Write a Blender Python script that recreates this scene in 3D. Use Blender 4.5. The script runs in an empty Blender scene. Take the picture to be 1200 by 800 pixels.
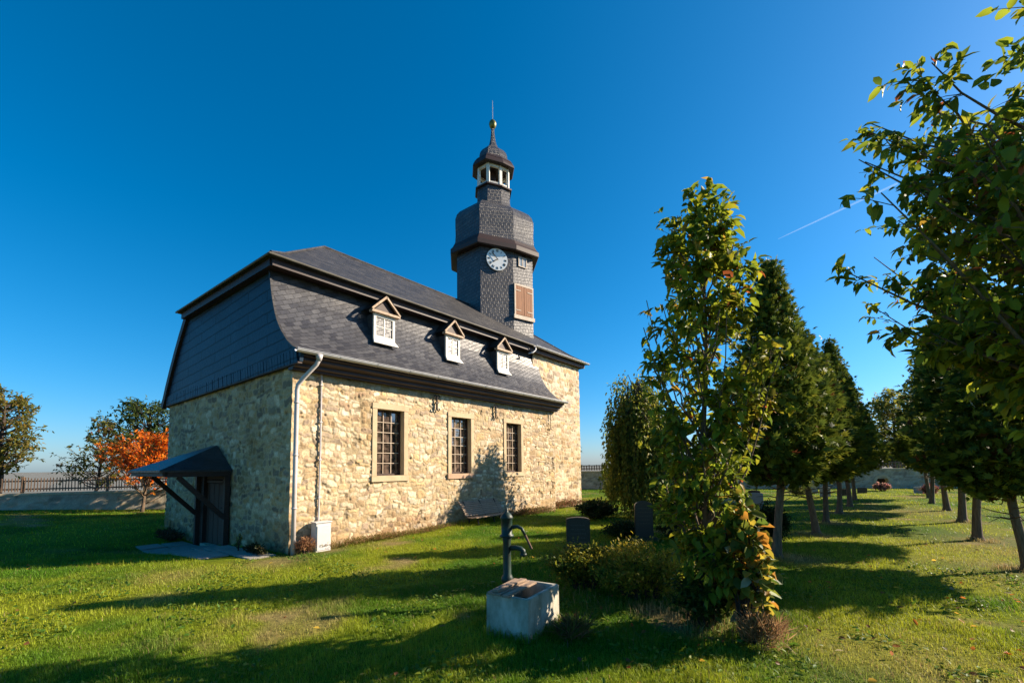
import bpy, bmesh, math, random
import numpy as np
from mathutils import Vector, Matrix

R = math.radians
rnd = random.Random(7)
rng = np.random.default_rng(7)
scene = bpy.context.scene
col = scene.collection

# ------------------------------------------------------------------ camera
YAW, PITCH, ROLL = 0.6720, 0.0744, -0.0116
F_PX, CY = 520.0, 507.4652
CAM = np.array([0.0, 0.0, 1.9])
_F = np.array([math.cos(YAW) * math.cos(PITCH), math.sin(YAW) * math.cos(PITCH), math.sin(PITCH)])
_R = np.array([math.sin(YAW), -math.cos(YAW), 0.0])
_U = np.cross(_R, _F)
_c, _s = math.cos(ROLL), math.sin(ROLL)
_R, _U = _c * _R + _s * _U, -_s * _R + _c * _U
cd = bpy.data.cameras.new('camera')
cam = bpy.data.objects.new('camera', cd)
col.objects.link(cam)
m = Matrix.Identity(4)
for i in range(3):
    m[i][0], m[i][1], m[i][2], m[i][3] = _R[i], _U[i], -_F[i], CAM[i]
cam.matrix_world = m
cd.sensor_width = 36.0
cd.lens = F_PX / 1200 * 36
cd.shift_y = (CY - 400) / 1200
cd.clip_start, cd.clip_end = 0.05, 20000
scene.camera = cam

# ------------------------------------------------------------------ light
SUN_H = np.array([0.775, -0.632]); SUN_H /= np.linalg.norm(SUN_H)
SUN_EL = R(27)
SUN = np.array([SUN_H[0] * math.cos(SUN_EL), SUN_H[1] * math.cos(SUN_EL), math.sin(SUN_EL)])
w = bpy.data.worlds.new('World'); scene.world = w; w.use_nodes = True
nt = w.node_tree; nt.nodes.clear()
sky = nt.nodes.new('ShaderNodeTexSky'); sky.sky_type = 'NISHITA'; sky.sun_disc = False
sky.sun_elevation = SUN_EL
sky.sun_rotation = math.atan2(SUN_H[0], SUN_H[1])
sky.altitude = 300; sky.air_density = 1.0; sky.dust_density = 0.8; sky.ozone_density = 10.0
hs = nt.nodes.new('ShaderNodeHueSaturation')
hs.inputs['Saturation'].default_value = 1.17; hs.inputs['Hue'].default_value = 0.488
bg = nt.nodes.new('ShaderNodeBackground'); bg.inputs['Strength'].default_value = 0.077
wo = nt.nodes.new('ShaderNodeOutputWorld')
tint = nt.nodes.new('ShaderNodeVectorMath'); tint.operation = 'MULTIPLY'; tint.inputs[1].default_value = (1.15, 1.0, .96)
nt.links.new(sky.outputs[0], hs.inputs['Color']); nt.links.new(hs.outputs[0], tint.inputs[0]); nt.links.new(tint.outputs[0], bg.inputs[0])
nt.links.new(bg.outputs[0], wo.inputs[0])
sl = bpy.data.lights.new('sun', 'SUN'); sl.energy = 5.0; sl.angle = R(0.5); sl.color = (1.0, 0.85, 0.66)
so = bpy.data.objects.new('sun', sl); col.objects.link(so)
so.rotation_euler = Vector(SUN).to_track_quat('Z', 'Y').to_euler()
vs = scene.view_settings
vs.view_transform = 'Standard'; vs.look = 'None'; vs.gamma = 1.0; vs.exposure = 1.25
scene.cycles.max_bounces = 6; scene.cycles.transparent_max_bounces = 6
scene.cycles.diffuse_bounces = 3; scene.cycles.glossy_bounces = 2; scene.cycles.transmission_bounces = 3

# ------------------------------------------------------------------ helpers
ORI = {}

def tag(o, label=None, cat=None, group=None, kind=None):
    if label: o['label'] = label
    if cat: o['category'] = cat
    if group: o['group'] = group
    if kind: o['kind'] = kind
    return o

def empty(name, loc, label, cat, group=None, rz=0.0):
    o = bpy.data.objects.new(name, None); col.objects.link(o)
    o.empty_display_size = 0.2
    o.location = loc; o.rotation_euler = (0, 0, rz)
    ORI[o.name] = np.array(loc, float)
    return tag(o, label, cat, group)

def origin(o):
    return ORI.get(o.name, np.zeros(3)) if o else np.zeros(3)

def npmesh(name, V, faces, mat, parent=None, colors=None, smooth=False, uv=None, mi=None, local=False):
    """V (n,3); faces: list of int arrays (m,k)."""
    faces = [q for f in faces for q in (f if isinstance(f, tuple) else (f,))]
    V = np.asarray(V, float)
    if parent is not None and not local:
        V = V - origin(parent)
    me = bpy.data.meshes.new(name)
    me.vertices.add(len(V)); me.vertices.foreach_set('co', V.astype(np.float32).ravel())
    nl = sum(f.size for f in faces); nf = sum(len(f) for f in faces)
    me.loops.add(nl); me.polygons.add(nf)
    li = np.concatenate([f.ravel() for f in faces]).astype(np.int32)
    tot = np.concatenate([np.full(len(f), f.shape[1]) for f in faces]).astype(np.int32)
    st = np.concatenate([[0], np.cumsum(tot)[:-1]]).astype(np.int32)
    me.loops.foreach_set('vertex_index', li)
    me.polygons.foreach_set('loop_start', st)
    me.polygons.foreach_set('loop_total', tot)
    if smooth: me.polygons.foreach_set('use_smooth', np.ones(nf, bool))
    mats = mat if isinstance(mat, (list, tuple)) else [mat]
    for mm in mats: me.materials.append(mm)
    if mi is not None: me.polygons.foreach_set('material_index', np.asarray(mi, np.int32))
    me.update(calc_edges=True)
    if colors is not None:
        a = me.color_attributes.new('col', 'FLOAT_COLOR', 'POINT')
        c4 = np.ones((len(V), 4), np.float32); c4[:, :3] = colors
        a.data.foreach_set('color', c4.ravel())
    if uv is not None:
        u = me.uv_layers.new(name='UVMap'); u.data.foreach_set('uv', np.asarray(uv, np.float32).ravel())
    me.validate()
    o = bpy.data.objects.new(name, me); col.objects.link(o)
    if parent is not None:
        o.parent = parent; ORI[o.name] = origin(parent)
    return o

class MB:
    def __init__(s): s.v, s.f, s.m, s.uv = [], [], [], {}
    def add(s, verts, faces, mi=0, uvs=None):
        b = len(s.v); s.v += [tuple(map(float, p)) for p in verts]
        for i, f in enumerate(faces):
            if uvs is not None: s.uv[len(s.f)] = uvs[i]
            s.f.append(tuple(b + k for k in f)); s.m.append(mi)
        return s
    def obox(s, c, ax, ay, az, mi=0):
        """box with centre c and half axes ax, ay, az"""
        c, ax, ay, az = (np.array(q, float) for q in (c, ax, ay, az))
        P = [c + i * ax + j * ay + k * az for k in (-1, 1) for (i, j) in ((-1, -1), (1, -1), (1, 1), (-1, 1))]
        if np.dot(np.cross(ax, ay), az) < 0: P = P[4:] + P[:4]
        return s.add(P, [(3, 2, 1, 0), (4, 5, 6, 7), (0, 1, 5, 4), (1, 2, 6, 5), (2, 3, 7, 6), (3, 0, 4, 7)], mi)
    def box(s, x0, x1, y0, y1, z0, z1, mi=0):
        return s.obox(((x0 + x1) / 2, (y0 + y1) / 2, (z0 + z1) / 2), ((x1 - x0) / 2, 0, 0), (0, (y1 - y0) / 2, 0), (0, 0, (z1 - z0) / 2), mi)
    def beam(s, p, q, wd, h, up=(0, 0, 1), mi=0):
        p, q = np.array(p, float), np.array(q, float); d = q - p; L = np.linalg.norm(d); d /= L
        side = np.cross(d, up); side /= np.linalg.norm(side); u = np.cross(side, d)
        return s.obox((p + q) / 2, d * L / 2, side * wd / 2, u * h / 2, mi)
    def tube(s, pts, radii, n=8, mi=0, cap=True):
        pts = [np.array(p, float) for p in pts]
        if not hasattr(radii, '__len__'): radii = [radii] * len(pts)
        b = len(s.v); prev = None
        for i, p in enumerate(pts):
            d = pts[min(i + 1, len(pts) - 1)] - pts[max(i - 1, 0)]; d = d / (np.linalg.norm(d) + 1e-9)
            if prev is None:
                a = np.cross(d, (0, 0, 1) if abs(d[2]) < .9 else (1, 0, 0))
            else: a = prev - d * np.dot(prev, d)
            a = a / np.linalg.norm(a); prev = a; c = np.cross(d, a)
            for k in range(n):
                t = 2 * math.pi * k / n
                s.v.append(tuple(p + radii[i] * (math.cos(t) * a + math.sin(t) * c)))
        for i in range(len(pts) - 1):
            for k in range(n):
                s.f.append((b + i * n + k, b + i * n + (k + 1) % n, b + (i + 1) * n + (k + 1) % n, b + (i + 1) * n + k)); s.m.append(mi)
        if cap:
            s.f.append(tuple(b + k for k in reversed(range(n)))); s.m.append(mi)
            s.f.append(tuple(b + (len(pts) - 1) * n + k for k in range(n))); s.m.append(mi)
        return s
    def lathe(s, prof, n=16, c=(0, 0), ph=0.0, mi=0, cap=True):
        b = len(s.v)
        for r, z in prof:
            for k in range(n):
                t = ph + 2 * math.pi * k / n
                s.v.append((c[0] + r * math.cos(t), c[1] + r * math.sin(t), z))
        for i in range(len(prof) - 1):
            for k in range(n):
                s.f.append((b + i * n + k, b + i * n + (k + 1) % n, b + (i + 1) * n + (k + 1) % n, b + (i + 1) * n + k)); s.m.append(mi)
        if cap:
            s.f.append(tuple(b + k for k in reversed(range(n)))); s.m.append(mi)
            s.f.append(tuple(b + (len(prof) - 1) * n + k for k in range(n))); s.m.append(mi)
        return s
    def prism(s, poly, d, mi=0):
        """closed polygon (3-D points, planar) extruded by vector d"""
        n = len(poly); P = [np.array(p, float) for p in poly]; d = np.array(d, float)
        nn = sum((np.cross(P[i] - P[0], P[(i + 1) % n] - P[0]) for i in range(1, n - 1)), np.zeros(3))
        if np.dot(nn, d) > 0: P = P[::-1]
        return s.add(P + [p + d for p in P], [tuple(range(n)), tuple(range(2 * n - 1, n - 1, -1))] +
                     [(i, i + n, (i + 1) % n + n, (i + 1) % n) for i in range(n)], mi)
    def build(s, name, mats, parent=None, smooth=False, bevel=0.0, local=False, autosmooth=None):
        V = np.array(s.v, float)
        if parent is not None and not local: Vl = V - origin(parent)
        else: Vl = V
        me = bpy.data.meshes.new(name)
        me.from_pydata([tuple(p) for p in Vl], [], s.f)
        mats = mats if isinstance(mats, (list, tuple)) else [mats]
        for mm in mats: me.materials.append(mm)
        me.polygons.foreach_set('material_index', s.m)
        u = me.uv_layers.new(name='UVMap'); k = 0; dat = np.zeros((len(me.loops), 2), np.float32)
        for fi, f in enumerate(s.f):
            if fi in s.uv:
                for j in range(len(f)): dat[k] = s.uv[fi][j]; k += 1
                continue
            P = V[list(f)]; n = np.zeros(3)
            for j in range(1, len(f) - 1): n += np.cross(P[j] - P[0], P[j + 1] - P[0])
            n /= np.linalg.norm(n) + 1e-12
            t = np.cross((0, 0, 1), n); L = np.linalg.norm(t)
            t = t / L if L > 1e-3 else np.array([1., 0, 0]); b = np.cross(n, t)
            for j in range(len(f)): dat[k] = (P[j] @ t, P[j] @ b); k += 1
        u.data.foreach_set('uv', dat.ravel())
        if smooth: me.polygons.foreach_set('use_smooth', np.ones(len(me.polygons), bool))
        me.update()
        if bevel > 0:
            bm = bmesh.new(); bm.from_mesh(me)
            bmesh.ops.bevel(bm, geom=bm.edges[:], offset=bevel, segments=2, affect='EDGES', clamp_overlap=True)
            bm.to_mesh(me); bm.free()
        o = bpy.data.objects.new(name, me); col.objects.link(o)
        if parent is not None:
            o.parent = parent; ORI[o.name] = origin(parent)
        return o

# numpy value noise ------------------------------------------------
def _hash(ix, iy, seed):
    h = (ix.astype(np.int64) * 374761393 + iy.astype(np.int64) * 668265263 + seed * 1442695041) & 0xFFFFFFFF
    h = ((h ^ (h >> 13)) * 1274126177) & 0xFFFFFFFF
    return ((h ^ (h >> 16)) & 0xFFFFFF) / float(0xFFFFFF)
def vnoise(x, y, seed=0):
    x, y = np.asarray(x, float), np.asarray(y, float)
    ix, iy = np.floor(x), np.floor(y); fx, fy = x - ix, y - iy
    fx, fy = fx * fx * (3 - 2 * fx), fy * fy * (3 - 2 * fy)
    a, b = _hash(ix, iy, seed), _hash(ix + 1, iy, seed); c, d = _hash(ix, iy + 1, seed), _hash(ix + 1, iy + 1, seed)
    return (a * (1 - fx) + b * fx) * (1 - fy) + (c * (1 - fx) + d * fx) * fy
def fbm(x, y, seed=0, oct=4):
    t, a, n = 0, 0.5, 0
    for k in range(oct):
        t = t + a * vnoise(x * 2 ** k, y * 2 ** k, seed + k * 17); n += a; a *= .5
    return t / n
def sstep(a, b, x):
    t = np.clip((x - a) / (b - a), 0, 1); return t * t * (3 - 2 * t)

# ------------------------------------------------------------------ materials
def newmat(name):
    mt = bpy.data.materials.new(name); mt.use_nodes = True
    n = mt.node_tree; b = n.nodes['Principled BSDF']
    return mt, n, b
def N(nt, t, **kw):
    n = nt.nodes.new(t)
    for k, v in kw.items():
        if k in n.inputs: n.inputs[k].default_value = v
        else: setattr(n, k, v)
    return n
def ramp(nt, fac, stops):
    r = nt.nodes.new('ShaderNodeValToRGB'); e = r.color_ramp.elements
    while len(e) > 1: e.remove(e[-1])
    e[0].position = stops[0][0]; e[0].color = (*stops[0][1], 1)
    for p, c in stops[1:]:
        q = e.new(p); q.color = (*c, 1)
    nt.links.new(fac, r.inputs[0]); return r
def bump(nt, b, h, strength, dist=.01):
    bp = nt.nodes.new('ShaderNodeBump'); bp.inputs['Strength'].default_value = strength; bp.inputs['Distance'].default_value = dist
    nt.links.new(h, bp.inputs['Height']); nt.links.new(bp.outputs[0], b.inputs['Normal']); return bp
def mix(nt, fac, a, b, mode='MIX'):
    mx = nt.nodes.new('ShaderNodeMix'); mx.data_type = 'RGBA'; mx.blend_type = mode
    for val, sock in ((fac, mx.inputs[0]), (a, mx.inputs[6]), (b, mx.inputs[7])):
        if hasattr(val, 'links'): nt.links.new(val, sock)
        elif isinstance(val, (int, float)): sock.default_value = val
        else: sock.default_value = (*val, 1)
    return mx.outputs[2]

def simple(name, c, c2=None, rough=.7, metal=0.0, scale=8.0, bumpst=.15, stretch=(1, 1, 1), spec=.4, dist=.01):
    mt, n, b = newmat(name)
    tc = N(n, 'ShaderNodeTexCoord'); mp = N(n, 'ShaderNodeMapping'); mp.inputs['Scale'].default_value = stretch
    n.links.new(tc.outputs['Object'], mp.inputs[0])
    no = N(n, 'ShaderNodeTexNoise', Scale=scale, Detail=6.0, Roughness=.65); n.links.new(mp.outputs[0], no.inputs['Vector'])
    c2 = c2 or tuple(x * .6 for x in c)
    r = ramp(n, no.outputs[0], [(.3, c2), (.7, c)])
    n.links.new(r.outputs[0], b.inputs['Base Color'])
    b.inputs['Roughness'].default_value = rough; b.inputs['Metallic'].default_value = metal
    b.inputs['Specular IOR Level'].default_value = spec
    if bumpst: bump(n, b, no.outputs[0], bumpst, dist)
    return mt

def attrmat(name, rough=.85, noise_scale=40, noise_amt=.35, bumpst=.4, spec=.2, dist=.01):
    mt, n, b = newmat(name)
    at = N(n, 'ShaderNodeVertexColor', layer_name='col')
    tc = N(n, 'ShaderNodeTexCoord')
    no = N(n, 'ShaderNodeTexNoise', Scale=noise_scale, Detail=5.0, Roughness=.7); n.links.new(tc.outputs['Object'], no.inputs['Vector'])
    r = ramp(n, no.outputs[0], [(.25, (1 - noise_amt,) * 3), (.75, (1 + noise_amt * .6,) * 3)])
    n.links.new(mix(n, 1.0, at.outputs[0], r.outputs[0], 'MULTIPLY'), b.inputs['Base Color'])
    b.inputs['Roughness'].default_value = rough; b.inputs['Specular IOR Level'].default_value = spec
    if bumpst: bump(n, b, no.outputs[0], bumpst, dist)
    return mt

def leafmat(name, transl=.4, gloss=.3, rough=.5):
    mt, n, b = newmat(name)
    at = N(n, 'ShaderNodeVertexColor', layer_name='col')
    n.links.new(at.outputs[0], b.inputs['Base Color'])
    b.inputs['Roughness'].default_value = rough; b.inputs['Specular IOR Level'].default_value = gloss
    tr = N(n, 'ShaderNodeBsdfTranslucent')
    hsn = N(n, 'ShaderNodeHueSaturation'); hsn.inputs['Hue'].default_value = .49; hsn.inputs['Value'].default_value = 1.5
    n.links.new(at.outputs[0], hsn.inputs['Color']); n.links.new(hsn.outputs[0], tr.inputs['Color'])
    ms = N(n, 'ShaderNodeMixShader'); ms.inputs[0].default_value = transl
    n.links.new(b.outputs[0], ms.inputs[1]); n.links.new(tr.outputs[0], ms.inputs[2])
    n.links.new(ms.outputs[0], n.nodes['Material Output'].inputs['Surface'])
    return mt

def slate(name, c1, c2, rot=0.0, bw=.26, bh=.17, rough=.42, bumpst=.7, saw=1.0, spec=.5, ms=.008, mk=.35):
    mt, n, b = newmat(name)
    uv = N(n, 'ShaderNodeUVMap', uv_map='UVMap'); mp = N(n, 'ShaderNodeMapping')
    mp.inputs['Rotation'].default_value = (0, 0, rot)
    n.links.new(uv.outputs[0], mp.inputs[0])
    nz = N(n, 'ShaderNodeTexNoise', Scale=3.0, Detail=2.0); n.links.new(uv.outputs[0], nz.inputs['Vector'])
    sc = N(n, 'ShaderNodeVectorMath', operation='SCALE'); sc.inputs['Scale'].default_value = .05
    n.links.new(nz.outputs['Color'], sc.inputs[0])
    ad = N(n, 'ShaderNodeVectorMath', operation='ADD'); n.links.new(mp.outputs[0], ad.inputs[0]); n.links.new(sc.outputs[0], ad.inputs[1])
    br = N(n, 'ShaderNodeTexBrick', Scale=1.0); br.offset = .5
    br.inputs['Brick Width'].default_value = bw; br.inputs['Row Height'].default_value = bh
    br.inputs['Mortar Size'].default_value = ms; br.inputs['Mortar Smooth'].default_value = .3; br.inputs['Bias'].default_value = 0
    br.inputs['Color1'].default_value = (*c1, 1); br.inputs['Color2'].default_value = (*c2, 1)
    br.inputs['Mortar'].default_value = (*[x * mk for x in c1], 1)
    n.links.new(ad.outputs[0], br.inputs['Vector'])
    n2 = N(n, 'ShaderNodeTexNoise', Scale=1.3, Detail=6.0, Roughness=.7); n.links.new(uv.outputs[0], n2.inputs['Vector'])
    r2 = ramp(n, n2.outputs[0], [(.3, (.7, .7, .72)), (.6, (1, 1, 1)), (.8, (1.5, 1.42, 1.3))])
    n.links.new(mix(n, 1.0, br.outputs['Color'], r2.outputs[0], 'MULTIPLY'), b.inputs['Base Color'])
    sx = N(n, 'ShaderNodeSeparateXYZ'); n.links.new(ad.outputs[0], sx.inputs[0])
    dv = N(n, 'ShaderNodeMath', operation='DIVIDE'); dv.inputs[1].default_value = bh; n.links.new(sx.outputs[1], dv.inputs[0])
    fr = N(n, 'ShaderNodeMath', operation='FRACT'); n.links.new(dv.outputs[0], fr.inputs[0])
    iv = N(n, 'ShaderNodeMath', operation='MULTIPLY_ADD'); iv.inputs[1].default_value = -saw; iv.inputs[2].default_value = 1.0
    n.links.new(fr.outputs[0], iv.inputs[0])
    mo = N(n, 'ShaderNodeMath', operation='SUBTRACT'); n.links.new(iv.outputs[0], mo.inputs[0]); n.links.new(br.outputs['Fac'], mo.inputs[1])
    n3 = N(n, 'ShaderNodeTexNoise', Scale=9.0, Detail=4.0); n.links.new(uv.outputs[0], n3.inputs['Vector'])
    m3 = N(n, 'ShaderNodeMath', operation='MULTIPLY_ADD'); m3.inputs[1].default_value = .7
    n.links.new(n3.outputs[0], m3.inputs[0]); n.links.new(mo.outputs[0], m3.inputs[2])
    bump(n, b, m3.outputs[0], bumpst, .015)
    b.inputs['Roughness'].default_value = rough; b.inputs['Specular IOR Level'].default_value = spec
    return mt

M = {}
M['stone'] = attrmat('rubble_stone', rough=.9, noise_scale=26, noise_amt=.4, bumpst=.55, dist=.012)
M['slate_mansard'] = slate('slate_mansard', (.036, .036, .043), (.092, .09, .094), rot=R(-26), bw=.25, bh=.125, bumpst=.75, ms=.006)
M['slate_roof'] = slate('slate_roof', (.022, .021, .022), (.054, .049, .045), rot=R(-10), bw=.3, bh=.18, rough=.55)
M['slate_gable'] = slate('slate_gable', (.010, .033, .062), (.014, .043, .078), rot=R(-3), bw=2.2, bh=.29, rough=.55, bumpst=.9, spec=.25, ms=.02)  # skylight blue of the shaded gable is put into this slate colour
M['slate_tower'] = slate('slate_tower', (.05, .048, .052), (.088, .082, .08), rot=R(-8), bw=.21, bh=.15, bumpst=.9, mk=.35, ms=.009)
M['slate_canopy'] = slate('slate_canopy', (.03, .03, .035), (.05, .05, .055), rot=R(12), bw=.22, bh=.14)
M['dark_wood'] = simple('dark_brown_wood', (.055, .024, .015), (.02, .01, .008), rough=.6, scale=6, stretch=(1, 1, 8))
M['cornice'] = simple('cornice_wood', (.04, .017, .012), (.02, .009, .007), rough=.55, scale=4, stretch=(.5, 6, 6))
M['door_wood'] = simple('door_wood', (.09, .04, .022), (.035, .016, .01), rough=.7, scale=5, stretch=(8, 8, .7))
M['shutter'] = simple('shutter_wood', (.33, .13, .045), (.2, .075, .028), rough=.7, scale=5, stretch=(6, 6, .6))
M['bench_wood'] = simple('bench_wood', (.42, .29, .19), (.24, .155, .1), rough=.7, scale=6, stretch=(.8, 6, 6))
M['old_board'] = simple('old_board', (.4, .28, .19), (.16, .11, .08), rough=.85, scale=7, stretch=(1, 8, 8), bumpst=.5)
M['zinc'] = simple('zinc', (.5, .5, .5), (.36, .36, .37), rough=.45, metal=.5, scale=3, bumpst=.05)
M['dark_zinc'] = simple('weathered_zinc', (.13, .12, .09), (.07, .06, .05), rough=.6, metal=.2, scale=3, bumpst=.05)
M['pale_pipe'] = simple('pale_pipe', (.58, .53, .52), (.42, .38, .37), rough=.5, scale=3, bumpst=.05)
M['iron'] = simple('wrought_iron', (.03, .022, .018), (.015, .012, .012), rough=.6, scale=20)
M['white_paint'] = simple('white_paint', (.76, .73, .66), (.52, .48, .4), rough=.6, scale=9, bumpst=.1)
M['cream_paint'] = simple('cream_paint', (.55, .45, .34), (.38, .29, .21), rough=.6, scale=6, bumpst=.1)
M['pale_wood'] = simple('pale_wood', (.5, .38, .26), (.26, .16, .1), rough=.7, scale=9, bumpst=.2)
M['sandstone'] = simple('sandstone', (.56, .44, .28), (.44, .33, .2), rough=.9, scale=5, bumpst=.3)
M['sand_pink'] = simple('sandstone_pink', (.5, .32, .22), (.4, .26, .16), rough=.9, scale=5, bumpst=.3)
M['concrete'] = simple('concrete', (.54, .5, .41), (.2, .185, .12), rough=.9, scale=3.2, bumpst=.35, stretch=(1.6, 1.6, .8))
M['cabinet'] = simple('cabinet_grey', (.6, .58, .56), (.5, .48, .47), rough=.5, scale=4, bumpst=.05)
M['pump_paint'] = simple('pump_paint', (.010, .045, .033), (.012, .012, .008), rough=.5, scale=11, bumpst=.35)
M['rust'] = simple('rusty_iron', (.2, .1, .055), (.09, .05, .035), rough=.8, scale=20)
M['granite_dark'] = simple('granite_dark', (.05, .043, .04), (.025, .022, .022), rough=.3, scale=60, bumpst=.02)
M['granite_grey'] = simple('granite_grey', (.07, .05, .032), (.045, .034, .022), rough=.75, scale=30, bumpst=.3)
M['granite_worn'] = simple('granite_worn', (.10, .085, .065), (.06, .05, .04), rough=.8, scale=40, bumpst=0)
M['granite_light'] = simple('granite_light', (.35, .34, .32), (.25, .24, .23), rough=.7, scale=40, bumpst=.1)
M['bark'] = simple('bark', (.2, .14, .09), (.075, .05, .034), rough=.95, scale=7, stretch=(5, 5, .8), bumpst=.9, dist=.02)
M['bark_dark'] = simple('bark_dark', (.07, .05, .038), (.03, .022, .018), rough=.95, scale=9, stretch=(4, 4, .8), bumpst=.8, dist=.02)
M['fence'] = simple('fence_wood', (.22, .14, .085), (.12, .075, .05), rough=.8, scale=5)
M['clock_white'] = simple('clock_white', (.82, .82, .8), (.74, .74, .72), rough=.35, scale=3, bumpst=.02)
M['black'] = simple('black_paint', (.012, .012, .014), (.008, .008, .01), rough=.4, scale=10, bumpst=.02)
M['gold_ball'] = simple('gilt_ball', (.22, .2, .05), (.1, .1, .03), rough=.4, metal=.6, scale=10, bumpst=.1)
M['paving'] = simple('paving', (.3, .28, .25), (.2, .185, .165), rough=.9, scale=6, bumpst=.3)
M['void'] = simple('dark_inside', (.012, .01, .009), (.008, .007, .006), rough=1, scale=5, bumpst=0)
M['veil'] = simple('pane_reflection', (.4, .42, .44), (.22, .26, .3), rough=.12, scale=4, bumpst=.03, stretch=(3, 1, 1))  # pale sky reflection put into the dormer and tower pane colour
M['leaf'] = leafmat('leaf', .45, .2, .5)
M['needle'] = leafmat('needle', .22, .15, .6)
M['grass'] = leafmat('grass', .35, .2, .55)

def glass_mat():
    mt, n, b = newmat('old_window_glass')
    tc = N(n, 'ShaderNodeTexCoord'); no = N(n, 'ShaderNodeTexNoise', Scale=2.2, Detail=1.0)
    n.links.new(tc.outputs['Object'], no.inputs['Vector'])
    bump(n, b, no.outputs[0], .12, .05)
    n2 = N(n, 'ShaderNodeTexNoise', Scale=5.0, Detail=3.0); n.links.new(tc.outputs['Object'], n2.inputs['Vector'])
    r = ramp(n, n2.outputs[0], [(.38, (.02, .016, .013)), (.62, (.15, .105, .08))]); n.links.new(r.outputs[0], b.inputs['Base Color'])
    b.inputs['Roughness'].default_value = .04; b.inputs['IOR'].default_value = 2.3; b.inputs['Specular IOR Level'].default_value = .5
    return mt
M['glass'] = glass_mat()

# ------------------------------------------------------------------ ground
def H(x, y):
    x, y = np.asarray(x, float), np.asarray(y, float)
    z = .035 * (fbm(x * .35, y * .35, 3, 3) - .5) * 2
    z = z - .33 * np.exp(-(((x - 3.9) / 2.3) ** 2 + ((y - 15.8) / 2.6) ** 2))
    z = z + sstep(19, 28, y) * sstep(46, 38, y) * np.clip(.12 - .049 * (x - 1.45), -.22, .22) * sstep(16, 10, x)
    z = z + .17 * np.exp(-(((x - 11.2) / 2.6) ** 2 + ((y - 9.9) / 1.0) ** 2))
    d = np.hypot(x, y); z = z * sstep(260, 60, d)
    return z
def Hs(x, y): return float(H(np.array([x]), np.array([y]))[0])

def dry(x, y):
    """0 lush .. 1 bare/dry ground"""
    a = fbm(x * .55 + 7, y * .55 - 3, 11, 4)
    b = fbm(x * 1.7, y * 1.7, 23, 3)
    d = sstep(.61, .76, a * .75 + b * .25)
    for (cx, cy, r, k) in ((2.6, 9.9, .6, .4), (2.0, 8.4, .35, .5), (6.6, 9.5, .6, .35), (11.4, -2.2, 1.5, .5), (5.6, -.2, .9, .45),
                           (14.6, -3.2, 2.2, .6), (10.5, 1.2, .5, .9), (14.2, 1.2, .5, .9), (17.3, 1.0, .5, .9), (21, .9, .5, .9), (11.6, -2, .5, .9),
                           (15.3, -2.1, .6, .9), (19.7, -2.3, .6, .9), (23, -.8, 2.0, .5), (5.6, 9.9, .4, .8), (4.2, 9.6, .6, .9)):
        d = np.maximum(d, k * np.exp(-((x - cx) ** 2 + (y - cy) ** 2) / r ** 2) * (.6 + .8 * b))
    return np.clip(d, 0, 1)
def lawn_col(x, y):
    d = dry(x, y)[:, None]
    g = fbm(x * .8 + 31, y * .8, 41, 3)[:, None]
    lush = np.array([.085, .185, .010]); yel = np.array([.27, .31, .018]); straw = np.array([.40, .29, .13])
    c = lush + (yel - lush) * sstep(.28, .68, g)
    return c + (straw - c) * d * .85

def axis_coords(lo, hi, step, out):
    a = list(np.arange(lo, hi + 1e-6, step)); s = step
    up = [hi]
    while up[-1] < out: s *= 1.35; up.append(up[-1] + s)
    s = step; dn = [lo]
    while dn[-1] > -out: s *= 1.35; dn.append(dn[-1] - s)
    return np.array(sorted(set(dn[1:] + a + up[1:])))
gx = axis_coords(-8, 34, .16, 3000); gy = axis_coords(-12, 36, .16, 3000)
X, Y = np.meshgrid(gx, gy, indexing='ij'); Z = H(X, Y)
nx, ny = X.shape; idx = np.arange(nx * ny).reshape(nx, ny)
Q = np.stack([idx[:-1, :-1], idx[1:, :-1], idx[1:, 1:], idx[:-1, 1:]], -1).reshape(-1, 4)
V = np.stack([X, Y, Z], -1).reshape(-1, 3)
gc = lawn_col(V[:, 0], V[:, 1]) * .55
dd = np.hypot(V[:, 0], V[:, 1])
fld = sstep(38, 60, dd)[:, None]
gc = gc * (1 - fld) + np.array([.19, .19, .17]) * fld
M['soil'] = attrmat('lawn_ground', rough=1, noise_scale=9, noise_amt=.5, bumpst=.8, dist=.03, spec=.05)
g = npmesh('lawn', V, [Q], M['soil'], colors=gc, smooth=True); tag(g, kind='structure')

# ------------------------------------------------------------------ church
X0, Y0, YB, XN, XE = 4.79, 10.27, 18.97, 15.77, 19.4
YC = 11.1                                   # choir wall plane
SK = -.0195
def gx_at(y): return X0 + SK * (y - Y0)
church = empty('church', (X0, Y0, 0), 'rubble stone village church with slate mansard roof and octagonal clock tower', 'church')

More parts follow.
